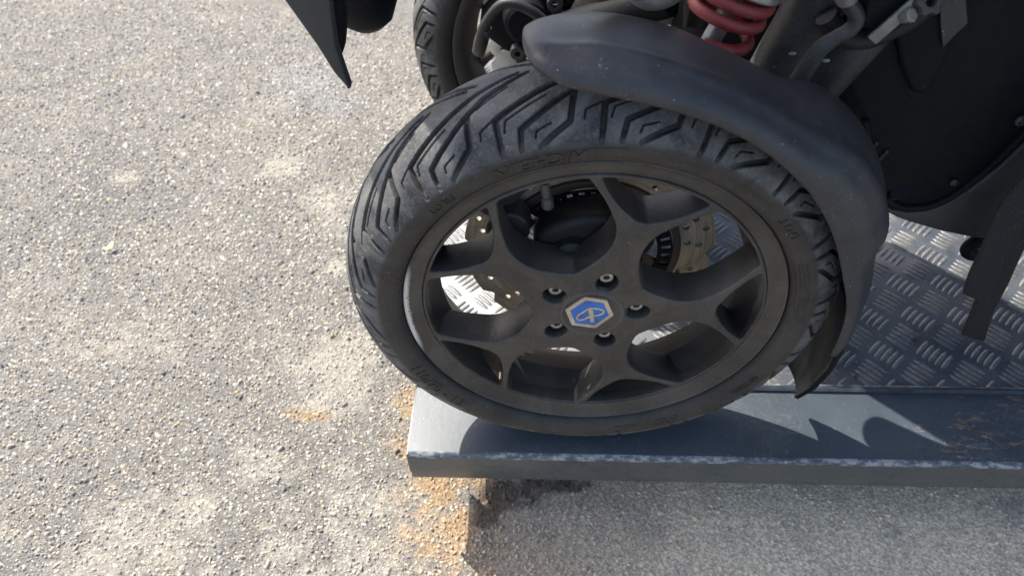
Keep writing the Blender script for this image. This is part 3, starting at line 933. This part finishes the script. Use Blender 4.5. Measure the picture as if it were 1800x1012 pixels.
# hexagonal badge with a mirrored double-loop mark
hx = [(-.0085, .0262), (.0125, .0220), (.0205, .0010), (.0045, -.0185), (-.0190, -.0145), (-.0262, .0080)]
hc = np.mean(hx, 0); hx = [(p[0] * .98, p[1] * .98) for p in hx]
def scl(P, k, c=hc): return [(c[0] + (p[0] - c[0]) * k, c[1] + (p[1] - c[1]) * k) for p in P]
o = plate('badge_rim', [rounded(hx, .0012, 4)], -.0478, -.0450, M_bronze, wheel, .0004)
o = plate('badge_field', [rounded(scl(hx, .80), .0010, 4)], -.0482, -.0470, M_blue, wheel, .0001)
tag(o, 'bright blue enamel field of the hexagon badge')
def stroke(name, pts, w, closed=False):
    P = catmull(pts, 6, closed)
    P3 = [(p[0], -.0484, p[1]) for p in P]
    me = tube_me(name, P3, w, 8, .45)
    for v in me.vertices: v.co.y = -.0484 + (v.co.y + .0484) * .45
    return me
cx, cz = hc
stem = [(-.0035, .0120), (-.0012, .0040), (.0010, -.0085)]
lobR = [(-.0035, .0118), (.0035, .0112), (.0085, .0098), (.0102, .0065), (.0082, .0032), (.0030, .0014), (-.0008, .0010)]
lobL = [(-.0040, .0114), (-.0082, .0066), (-.0128, .0020), (-.0142, -.0025), (-.0115, -.0052), (-.0065, -.0035), (-.0015, .0008)]
sh = lambda L: [(a, b) for a, b in L]
for nm, pth in (('stem', stem), ('loop', lobR), ('loop', lobL)):
    o = link('badge_mark', stroke('badge_mark', sh(pth), .0024), M_bronze, wheel, True)
# valve with knurled cap
me = tube_me('valve', [(-.0475, -.022, .1385), (-.0462, -.022, .1290), (-.0450, -.022, .1220)], [.0044, .0042, .0040], 16)
link('valve', me, M_cap, wheel, 'auto')
bm = bmesh.new()
vp = np.array([-.0452, -.022, .1235]); vd = np.array([.0018, 0, -.0105])
capme = lathe_z('valve_cap', [(0, 0)] + [(0, .0052), (.011, .0052), (.0125, .0042), (.0125, 0)], 28)
for v in capme.vertices:
    if abs(math.hypot(v.co.x, v.co.y) - .0052) < 1e-4:
        a = math.atan2(v.co.y, v.co.x); k = 1 + .06 * (1 if int(round(a / (2 * PI / 28))) % 2 else -1); v.co.x *= k; v.co.y *= k
place(capme, tuple(vp), (.12, 0, -1))
link('valve_cap', capme, M_cap, wheel, None)
bm.free()
# moulded sidewall writing
LT = [('MICHELIN', 94.6, .1960, .0150, .30, .0003, 1.0, 1.12), ('PILOT', 128.6, .1945, .0098, 0, 0, 1.1, 1.0), ('110/70 - 13', -157.0, .1965, .0155, 0, 0, 1.05, 1.10),
      ('GRIP', -66.0, .1945, .0125, 0, 0, 1.05, 1.12), ('CITY', -79.5, .1945, .0125, 0, 0, 1.05, 1.0), ('TUBELESS', -37, .1925, .0080, 0, 0, 1.1, 1.0), ('DOT', 34.0, .1955, .0105, 0, 0, 1.2, 1.1)]
for txt, a, ro, sz, shr, bo, spc, st in LT:
    link('raised_lettering', side_text(txt, a, ro, sz, shr, bo, .0009, spc, st), MT, wheel, None)
for a0, a1, r0, r1 in ((86.0, 86.3, .1825, .1975), (126.6, 126.9, .1825, .1975), (86.0, 126.9, .1972, .1976), (86.0, 126.9, .1822, .1826), (-50.2, -49.8, .180, .197), (-88.2, -87.9, .180, .197), (80.2, 80.6, .180, .198), (141.5, 141.9, .183, .197)):
    link('moulded_line', arc_bar(a0, a1, r0, r1, .0006), MT, wheel, None)
# lines of very small moulded print, too fine to read
V, Fq = [], []; c = 0
for r in (.1935, .1900, .1865, .1830):
    a = 24.0
    while a > (1.5 if r > .185 else 6):
        wd = random.uniform(.35, .6); gap = random.choice([.25, .25, .25, .9])
        V += [(math.cos(R(t)) * q, on_side(q) - .0006, math.sin(R(t)) * q) for t, q in ((a, r), (a - wd, r), (a - wd, r - .0018), (a, r - .0018))]
        Fq.append((c, c + 1, c + 2, c + 3)); c += 4; a -= wd + gap
for r, a0, a1 in ((.1945, 60.5, 46.8), (.1940, 77, 66)):
    a = a0
    while a > a1:
        wd = random.uniform(.45, .8)
        V += [(math.cos(R(t)) * q, on_side(q) - .0007, math.sin(R(t)) * q) for t, q in ((a, r), (a - wd * .5, r), (a - wd, r - .0045), (a - wd * .5, r - .0045))]
        Fq.append((c, c + 1, c + 2, c + 3)); c += 4; a -= wd + .35
tag(link('fine_print', mesh_np('fine_print', V, Fq), MT, wheel, None), kind='stuff')

# ---- near fender
FD = [ # phi, y_near, r_near, r_crest, y_far, r_far
 (104.4, -.004, .2570, .2575, .010, .2540), (103.9, -.022, .2660, .2700, .022, .2440), (103.0, -.042, .2680, .2740, .030, .2420), (101.0, -.058, .2650, .2760, .036, .2400), (97.0, -.065, .2560, .2740, .042, .2380),
 (90.0, -.067, .2480, .2710, .044, .2340), (80.0, -.067, .2405, .2620, .048, .2300), (69.0, -.067, .2350, .2550, .048, .2260), (57.0, -.067, .2285, .2530, .050, .2260), (51.0, -.067, .2258, .2570, .056, .2340), (47.0, -.067, .2245, .2640, .060, .2400),
 (42.0, -.067, .2220, .2690, .064, .2440), (33.0, -.066, .2190, .2725, .068, .2480), (26.0, -.065, .2175, .2725, .070, .2500), (21.5, -.0645, .2178, .2690, .068, .2500), (17.0, -.064, .2190, .2580, .064, .2480), (8.0, -.062, .2245, .2570, .058, .2480),
 (-2.0, -.058, .2310, .2620, .052, .2560), (-9.0, -.053, .2380, .2680, .046, .2650), (-13.5, -.047, .2460, .2710, .044, .2700)]
FDa = np.array(FD)
ph = np.linspace(0, 1, 150); idx = ph * (len(FD) - 1)
# smooth interpolation through stations
fc = catmull(FDa, 8)
nt_ = 36
tt = np.linspace(0, 1, nt_)
V = []
for (p, yn, rn, rc, yf, rf) in fc:
    for t in tt:
        w_ = (1 - math.cos(PI * t)) / 2
        y = yn + (yf - yn) * w_
        b_ = rn + (rf - rn) * t
        crest = rc - (rn + rf) / 2
        r = b_ + crest * math.sin(PI * t) ** .75
        # soft shoulder crease along the near side
        r += .0036 * math.exp(-((t - .30) / .045) ** 2) * np.clip((102 - p) / 8, 0, 1) * np.clip((p + 4) / 12, 0, 1)
        V.append((math.cos(R(p)) * r, y, .236 + math.sin(R(p)) * r))
me = mesh_np('fender', np.array(V), grid_faces(len(fc), nt_))
pn = me.polygons[len(me.polygons) // 2]
if (pn.center - Vector((0, 0, .236))).dot(pn.normal) < 0: me.flip_normals()
o = sc_part(link('fender', me, M_plastic, None, True))
sol = o.modifiers.new('thickness', 'SOLIDIFY'); sol.thickness = .0018; sol.offset = -1
fender = o
# its mirror image over the far wheel
me = o.data.copy(); me.name = 'fender'
for v in me.vertices: v.co.y = .465 - v.co.y
me.flip_normals()
o = sc_part(link('fender', me, M_plastic, None, True))
sol = o.modifiers.new('thickness', 'SOLIDIFY'); sol.thickness = .0018; sol.offset = -1
# mud flap, hanging inside the tail of the fender, and its strut
V = []
for (p, y0, y1, r) in ((4, -.050, .052, .240), (-4, -.051, .048, .246), (-12, -.047, .044, .256), (-20, -.042, .040, .268), (-28, -.034, .036, .282), (-34.5, -.024, .034, .293)):
    for t in np.linspace(0, 1, 9):
        rr = r + .010 * math.sin(PI * t) - .004
        V.append((math.cos(R(p)) * rr, y0 + (y1 - y0) * t, .236 + math.sin(R(p)) * rr))
o = sc_part(link('mud_flap', mesh_np('mud_flap', np.array(V), grid_faces(6, 9)), M_black, None, 'auto'))
sol = o.modifiers.new('thickness', 'SOLIDIFY'); sol.thickness = .0045; sol.offset = 0
me = tube_me('fender_strut', catmull([(.262, .005, .345), (.252, .03, .30), (.258, .04, .245), (.275, .03, .19), (.270, .00, .15)], 6), [.010, .009, .007, .009, .012], 12, .5)
sc_part(link('fender_strut', me, M_black, None, 'auto'))

# ---- near upright, caliper, axle (behind the wheel)
P = [(.0, .052, .236), (.02, .075, .25), (.045, .10, .30), (.075, .115, .36), (.10, .12, .42)]
sc_part(link('upright', tube_me('upright', catmull(P, 6), [.052, .055, .045, .034, .028], 20), M_hub, None, 'auto'))
me = lathe('axle_nut', [(.030, 0), (.030, .024), (.040, .030), (.055, .034), (.056, .050), (.075, .050), (.08, 0)], 40)
sc_part(link('axle_housing', me, M_hub, None, 'auto', (0, 0, .236)))
o = plate('knuckle', [rounded([(-.050, .250), (-.058, .275), (-.052, .300), (-.020, .318), (.012, .322), (.040, .305), (.050, .270), (.046, .225), (.020, .195), (-.020, .195), (-.045, .215)], .014, 5)], -.004, .034, M_hub, None, .008, 3); sc_part(o)
me = lathe('knuckle_boss', [(-.016, 0), (-.016, .012), (-.012, .017), (.0, .020)], 28)
sc_part(link('knuckle_boss', me, M_hub, None, 'auto', (-.020, 0, .278)))
me = tube_me('knuckle_rib', catmull([(-.052, .004, .285), (-.030, -.004, .272), (-.010, -.004, .262), (.020, -.002, .262)], 5), [.006, .009, .009, .006], 12)
sc_part(link('knuckle_rib', me, M_hub, None, 'auto'))
# caliper: body gripping the disc front-top, round piston cover to the wheel side
bm = bmesh.new()
box_bm(bm, (-.046, .018, -.026), (.046, .074, .030), .010)
for v in bm.verts: v.co.z += -2.2 * v.co.x ** 2
bmesh.ops.rotate(bm, verts=bm.verts, cent=(0, 0, 0), matrix=Matrix.Rotation(R(-52), 3, 'Y'))
bmesh.ops.translate(bm, verts=bm.verts, vec=(-.086, 0, .343))
sc_part(bm_obj('brake_caliper', bm, M_cover, None, 'auto'))
me = lathe('caliper_piston_cover', [(.006, 0), (.006, .0185), (.008, .0205), (.020, .0215), (.030, .0215)], 40)
sc_part(link('caliper_piston_cover', me, M_fork, None, 'auto', (-.0800, .0, .2930)))
me = tube_me('sensor_cable', catmull([(.050, .058, .232), (.058, .058, .246), (.064, .058, .262), (.070, .060, .272), (.082, .07, .29)], 6), .0042, 10)
sc_part(link('sensor_cable', me, M_rubber, None, True))

# ---- far side caliper, hose and upright
FY = .465
bm = bmesh.new(); box_bm(bm, (-.058, -.028, -.024), (.058, .028, .034), .012)
for v in bm.verts: v.co.z += -2.0 * v.co.x ** 2
bmesh.ops.rotate(bm, verts=bm.verts, cent=(0, 0, 0), matrix=Matrix.Rotation(R(-50), 3, 'Y'))
bmesh.ops.translate(bm, verts=bm.verts, vec=(-.075, .402, .322))
sc_part(bm_obj('brake_caliper', bm, M_black, None, 'auto'))
me = lathe('caliper_piston_cover', [(-.024, 0), (-.024, .022), (-.020, .027), (.0, .030)], 40)
sc_part(link('caliper_piston_cover', me, M_black, None, 'auto', (-.068, .372, .318)))
for x, z in ((-.034, .345), (-.079, .281)):
    me = curve_me('caliper_bolt', [circ(0, 0, .0095, 24), hexpts(.0045)], .012, .001, 2); me.transform(XZ)
    sc_part(link('caliper_bolt', me, M_fork, None, 'auto', (x, .352, z)))
me = tube_me('brake_hose', catmull([(-.128, .345, .285), (-.123, .335, .305), (-.116, .33, .330), (-.094, .325, .357), (-.064, .32, .352), (-.036, .315, .330), (-.01, .30, .31)], 6), [.0075, .0085, .0065, .0062, .0062, .0062, .0062], 12)
sc_part(link('brake_hose', me, M_rubber, None, True))
me = tube_me('hose_fitting', [(-.128, .345, .285), (-.1235, .337, .303), (-.1175, .332, .324)], [.0085, .009, .0082], 16)
sc_part(link('hose_fitting', me, M_fork, None, 'auto'))
P = [(.008, FY - .05, .236), (.015, FY - .08, .27), (.03, FY - .11, .33), (.05, FY - .13, .40), (.06, FY - .14, .50)]
sc_part(link('upright', tube_me('upright', catmull(P, 6), [.048, .05, .042, .036, .032], 20), M_hub, None, 'auto'))
sc_part(link('link_arm', tube_me('link_arm', catmull([(-.06, .34, .30), (-.02, .33, .325), (.03, .31, .35), (.09, .28, .385)], 5), [.014, .018, .020, .020], 14), M_black, None, 'auto'))

# ---- suspension: spring, damper, fork legs
def frame_z(zdir):
    z = Vector(zdir).normalized(); x = Vector((0, 1, 0)); x = (x - z * x.dot(z)).normalized(); y = z.cross(x); return np.array(x), np.array(y), np.array(z)
sx, sy, sz = frame_z((.33, .06, .90))
S0 = np.array([.104, .122, .4270])
t = np.linspace(0, 5.2, 240)
pitchh = .0145
Hh = np.where(t < .8, t * .020 / .8, .020 + (t - .8) * pitchh)
P = S0 + np.outer(np.cos(t * 2 * PI + 2.6) * .0305, sx) + np.outer(np.sin(t * 2 * PI + 2.6) * .0305, sy) + np.outer(Hh, sz)
sc_part(link('coil_spring', tube_me('coil_spring', P, .0055, 12), M_red, None, True))
me = lathe_z('damper_body', [(0, 0), (0, .019), (.002, .0225), (.045, .0225), (.046, .031), (.050, .0345), (.053, .0345), (.055, .0265), (.060, .0265), (.15, .0255), (.15, 0)], 40)
place(me, tuple(S0 + .012 * sz), tuple(sz)); sc_part(link('damper_rod', lathe_z('damper_rod', [(0, 0), (0, .009), (.1, .009), (.1, 0)], 20), M_zinc, None, 'auto'))
place(bpy.data.objects['damper_rod'].data, tuple(S0 - .02 * sz), tuple(sz))
bpy.data.meshes.remove(me)
me = lathe_z('spring_seat', [(.0, .0255), (-.002, .034), (.0, .0365), (.006, .0365), (.010, .034), (.011, .0265)], 48)
place(me, tuple(S0 + .050 * sz), tuple(sz)); sc_part(link('spring_seat', me, M_zinc, None, 'auto'))
me = lathe_z('damper_body', [(0, 0), (0, .0255), (.003, .0275), (.030, .0270), (.034, .0285), (.16, .0285), (.16, 0)], 40)
place(me, tuple(S0 + .052 * sz), tuple(sz)); sc_part(link('damper_body', me, M_cast, None, 'auto'))
# grey cast lug at the top of the fender, left of the spring
me = tube_me('cast_lug', catmull([(.055, .06, .535), (.05, .05, .515), (.035, .045, .505), (.02, .045, .515), (.0, .05, .54)], 5), [.014, .016, .014, .016, .018], 14)
sc_part(link('cast_lug', me, M_cast, None, 'auto'))
def leg(name, a, b, r0, r1, mat, n=28):
    a = np.array(a, float); b = np.array(b, float)
    P = [a + (b - a) * t for t in np.linspace(0, 1, 8)]
    return sc_part(link(name, tube_me(name, P, [r0, r1], n), mat, None, 'auto'))
leg('fork_leg', (.169, .152, .34), (.227, .152, .55), .026, .027, M_fork)
leg('fork_leg', (.211, .134, .358), (.304, .134, .55), .022, .023, M_fork)
# forging that links the two legs, with a pale stud line
o = plate('leg_bridge', [rounded([(.178, .378), (.205, .374), (.228, .386), (.225, .392), (.250, .425), (.232, .455), (.205, .44), (.196, .405), (.182, .385), (.165, .385)], .008, 5)], .128, .142, M_fork, None, .003); sc_part(o)
me = tube_me('brake_pipe', catmull([(.180, .092, .50), (.198, .090, .477), (.211, .090, .462), (.210, .090, .451), (.200, .091, .442), (.191, .093, .431), (.186, .096, .412), (.180, .10, .385), (.176, .105, .36)], 6), [.0065, .0068, .0068, .0068, .0066, .0078, .0085, .0085, .0085], 14)
sc_part(link('brake_pipe', me, M_fork, None, 'auto'))
me = tube_me('pipe_union', catmull([(.205, .10, .53), (.200, .095, .50), (.197, .092, .483), (.201, .090, .473)], 5), [.020, .017, .011, .007], 14)
sc_part(link('pipe_union', me, M_cast, None, 'auto'))
# paint dots on the forks
for x, y, z in ((.1800, .1245, .4085), (.2065, .1105, .4095)):
    me = lathe('paint_dot', [(-.0006, 0), (-.0006, .0032), (.0, .0036)], 16)
    sc_part(link('paint_dot', me, M_patch, None, None, (x, y, z), (R(40), 0, R(-10))))
# lower wishbone and its bracket with bolt and castellated nut
P = catmull([(.196, .115, .450), (.212, .113, .434), (.232, .112, .430), (.252, .112, .438), (.271, .112, .455), (.285, .112, .49)], 6)
sc_part(link('steering_arm', tube_me('steering_arm', P, [.012, .012, .011, .011, .012, .014], 16, .8), M_hub, None, 'auto'))
bm = bmesh.new()
box_bm(bm, (-.030, -.0015, -.0055), (.030, .0015, .0055), .0006)
bmesh.ops.rotate(bm, verts=bm.verts, cent=(0, 0, 0), matrix=Matrix.Rotation(R(-55), 3, 'Y'))
bmesh.ops.translate(bm, verts=bm.verts, vec=(.247, .088, .466))
sc_part(bm_obj('bracket_plate', bm, M_barmetal, None, 'auto'))
o = plate('bracket_box', [rounded([(.217, .48), (.221, .452), (.233, .443), (.268, .485), (.28, .56), (.22, .56)], .003, 4)], .095, .130, M_black, None, .002); sc_part(o)
me = curve_me('bracket_bolt', [hexpts(.0062)], .010, .001, 2); place(me, (.250, .084, .4655), (.3, -.7, .5)); sc_part(link('bracket_bolt', me, M_cast, None, 'auto'))
gear = []
for k in range(24):
    a = 2 * PI * k / 24; r = .0125 if k % 4 < 2 else .0098
    gear.append((r * math.cos(a), r * math.sin(a)))
me = curve_me('castle_nut', [gear, circ(0, 0, .005, 16)], .012, .0010, 2); place(me, (.263, .088, .476), (.1, -.75, .5)); sc_part(link('castle_nut', me, M_fork, None, 'auto'))

box_o = box('shade_block', (.12, .25, .20), (.36, .42, .60), M_black, None, .012); sc_part(box_o)  # added block that shades the tread plate, not a known scooter part
# ---- body work to the right
arch = [(.235, .60), (.215, .43), (.225, .40), (.262, .347), (.292, .290), (.318, .243), (.335, .228), (.354, .2235), (.372, .2255), (.385, .232), (.397, .246), (.416, .280), (.431, .322), (.470, .42), (.53, .60)]
o = plate('wheel_arch_panel', [arch], .124, .30, M_black, None, .004, 3); sc_part(o)
lipP = catmull([(a, .1225, b) for a, b in ((.268, .338), (.294, .288), (.319, .2445), (.336, .2295), (.354, .2250), (.372, .2270), (.384, .2335), (.396, .2470), (.415, .2810), (.430, .3220), (.452, .376))], 6)
sc_part(link('arch_lip', tube_me('arch_lip', lipP, .0042, 10), M_black, None, True))
o = plate('panel_flap', [rounded([(.272, .56), (.284, .467), (.293, .446), (.3045, .4225), (.310, .435), (.3165, .446), (.306, .467), (.300, .56)], .001, 3)], .1085, .1115, M_plastic, None, .001); sc_part(o)
o = plate('arch_rib', [rounded([(.250, .55), (.257, .44), (.278, .402), (.300, .372), (.314, .378), (.314, .42), (.318, .55)], .006, 4)], .113, .126, M_black, None, .004); sc_part(o)
side = [(.322, .2265), (.3275, .2215), (.345, .2120), (.361, .2055), (.397, .1935), (.432, .1845), (.470, .1790), (.52, .178), (.60, .19), (.62, .30), (.56, .50), (.478, .42), (.434, .322), (.418, .280), (.399, .246), (.386, .230), (.372, .2215), (.354, .2195), (.336, .2235), (.326, .2290)]
o = plate('lower_fairing', [side], .1205, .20, M_fairing, None, .003, 3); sc_part(o)
o = plate('upper_fairing', [rounded([(.3995, .250), (.470, .262), (.56, .29), (.60, .40), (.57, .52), (.484, .43), (.434, .322), (.419, .283)], .004, 4)], .1155, .1215, M_fairing, None, .002, 3); sc_part(o)
for x, z, r in ((.385, .2630, .0038), (.417, .340, .0055)):
    me = lathe('panel_screw', [(-.0032, 0), (-.0030, r * .4), (-.0012, r * .45), (-.0034, r * .6), (-.0022, r), (0, r * 1.05)], 24)
    sc_part(link('panel_screw', me, M_fork, None, 'auto', (x, .1205, z)))
for k in range(3):
    me = tube_me('vent_slot', catmull([(.276 + .014 * k, .1232, .322 - .010 * k), (.270 + .014 * k, .1232, .305 - .010 * k), (.277 + .014 * k, .1232, .288 - .010 * k)], 5), .0028, 8)
    sc_part(link('vent_slot', me, M_rubber, None, True))
# black clip hanging under the fairing
me = tube_me('underbody_clip', catmull([(.478, .145, .19), (.470, .143, .165), (.458, .140, .155), (.454, .138, .148), (.462, .138, .141), (.480, .138, .139)], 5), [.006, .010, .008, .007, .008, .007], 12)
sc_part(link('underbody_clip', me, M_black, None, 'auto'))

# ---- front apron: pointed panel and rounded housing behind it
o = plate('front_apron', [rounded([(-.345, .66), (-.300, .525), (-.2735, .4620), (-.2560, .4225), (-.2455, .3930), (-.2345, .3735), (-.2325, .378), (-.2350, .400), (-.2375, .420), (-.2345, .462), (-.215, .54), (-.20, .66)], .003, 4)], .112, .122, M_fairing, None, .003, 3)
for v in o.data.vertices:
    v.co.y += 1.6 * (v.co.x + .265) ** 2 - .02 * (v.co.z - .42)
sc_part(o)
me = lathe_z('apron_housing', [(0, 0), (.002, .014), (.010, .026), (.03, .036), (.07, .042), (.16, .046), (.16, 0)], 36)
for v in me.vertices: v.co.x *= .95
me.transform(Matrix.Scale(1.06, 4)); place(me, (-.237, .25, .364), (-.08, .12, 1)); sc_part(link('apron_housing', me, M_black, None, True))
o = plate('apron_inner', [rounded([(-.262, .60), (-.262, .47), (-.250, .42), (-.243, .397), (-.2385, .404), (-.233, .425), (-.230, .440), (-.228, .60)], .003, 3)], .135, .150, M_black, None, .003, 2)
sc_part(o)

# ---- body shell above the frame (nose, leg shield, screen, lamps, bars)
def loft(name, ST, mat, n=40, smooth=True, e=.7):
    rows = []
    for (x, yc, hy, z0, z1) in ST:
        zc = (z0 + z1) / 2; hz = (z1 - z0) / 2
        for t in np.linspace(0, 2 * PI, n, endpoint=False):
            c, s = math.cos(t), math.sin(t)
            rows.append((x, yc + hy * math.copysign(abs(c) ** e, c), zc + hz * math.copysign(abs(s) ** e, s)))
    me = mesh_np(name, np.array(rows), grid_faces(len(ST), n, False, True))
    bm = bmesh.new(); bm.from_mesh(me); bm.verts.ensure_lookup_table()
    for k in (0, len(ST) - 1):
        try: bm.faces.new([bm.verts[k * n + i] for i in range(n)][::(1 if k else -1)])
        except Exception: pass
    bmesh.ops.recalc_face_normals(bm, faces=bm.faces); bm.to_mesh(me); bm.free()
    return sc_part(link(name, me, mat, None, 'auto'))
CY = .2325
loft('front_shell', [(-.345, CY, .035, .72, .79), (-.305, CY, .105, .70, .86), (-.22, CY, .140, .71, .93), (-.10, CY, .155, .77, 1.0), (.05, CY, .165, .78, 1.05), (.22, CY, .18, .78, 1.08), (.38, CY, .21, .74, 1.10), (.52, CY, .24, .58, 1.08)], M_body)
loft('leg_shield', [(.46, CY + .03, .28, .40, 1.0), (.56, CY, .33, .30, .95), (.62, CY, .33, .25, .80)], M_body)
loft('floor_board', [(.55, CY + .02, .24, .22, .36), (.9, CY, .28, .20, .34), (1.25, CY, .27, .20, .36)], M_black)
loft('seat', [(1.15, CY, .12, .62, .80), (1.35, CY, .16, .62, .82), (1.65, CY, .15, .66, .88)], M_rubber)
loft('rear_body', [(1.12, CY, .15, .30, .66), (1.4, CY, .19, .34, .70), (1.85, CY, .12, .52, .74)], M_body)
V = []
for u in np.linspace(0, 1, 12):
    for w_ in np.linspace(-1, 1, 14):
        V.append((.02 + .25 * u + .10 * w_ * w_, CY + w_ * (.20 - .04 * u), 1.02 + .42 * u))
o = sc_part(link('windscreen', mesh_np('windscreen', np.array(V), grid_faces(12, 14)), M_screen, None, True)); sm = o.modifiers.new('thickness', 'SOLIDIFY'); sm.thickness = .003
for s in (-1, 1):
    me = lathe('headlamp', [(0, 0), (.0, .045), (.02, .055), (.05, .05)], 32); place(me, (-.24, CY + s * .07, .88), (.2, 0, 1), (1, 0, 0))
    sc_part(link('headlamp', me, M_lens, None, True))
sc_part(link('handlebar', tube_me('handlebar', catmull([(.42, CY - .36, 1.14), (.36, CY - .2, 1.12), (.34, CY, 1.10), (.36, CY + .2, 1.12), (.42, CY + .36, 1.14)], 6), .015, 12), M_rubber, None, True))
# rear wheel
rw = sc_part(empty('rear_wheel', (1.52, CY, R0 - .001)))
link('tyre', tyre_me, MT, rw, 'auto'); link('rim', barrel_me, MR, rw, 'auto'); link('spokes', face_me, MR, rw, 'auto'); link('hub', hub_me, M_hub, rw, 'auto')

# ------------------------------------------------------------------ tie-down strap
strap = tag(empty('tie_down_strap', (.46, .08, .09)), 'black woven webbing strap hanging in two layers beside the scooter fairing', 'strap')
def ribbon(name, ctr, wdir, width, thick=.0022):
    P = catmull(ctr, 10); Wd = np.array(wdir, float); Wd /= np.linalg.norm(Wd)
    L = np.concatenate([[0], np.cumsum(np.linalg.norm(np.diff(P, axis=0), axis=1))])
    nw = 6; V = []; UV = []
    for p, s in zip(P, L):
        for w_ in np.linspace(-.5, .5, nw):
            q = p + Wd * width * w_; q[1] += .0015 * math.sin(s * 60 + w_ * 3)
            V.append(q); UV.append((w_ * width / .0034, s / .0034))
    me = mesh_np(name, np.array(V), grid_faces(len(P), nw))
    uvl = me.uv_layers.new(name='UVMap')
    li = np.zeros(len(me.loops), np.int32); me.loops.foreach_get('vertex_index', li)
    uvl.data.foreach_set('uv', np.array(UV, np.float32)[li].ravel())
    o = link(name, me, MW, strap, True); o.matrix_parent_inverse = Matrix.Translation((-.46, -.08, -.09))
    m_ = o.modifiers.new('thickness', 'SOLIDIFY'); m_.thickness = thick; m_.offset = 0
    return o
ribbon('strap_layer', [(.500, .10, .62), (.468, .085, .50), (.440, .072, .37), (.424, .068, .285), (.4265, .070, .235), (.4335, .070, .185), (.4420, .070, .138)], (.90, 0, -.42), .038)
ribbon('strap_layer', [(.520, .11, .62), (.490, .095, .50), (.462, .082, .37), (.448, .080, .285), (.455, .080, .20), (.465, .080, .125), (.4790, .080, .056)], (.95, 0, -.25), .030)
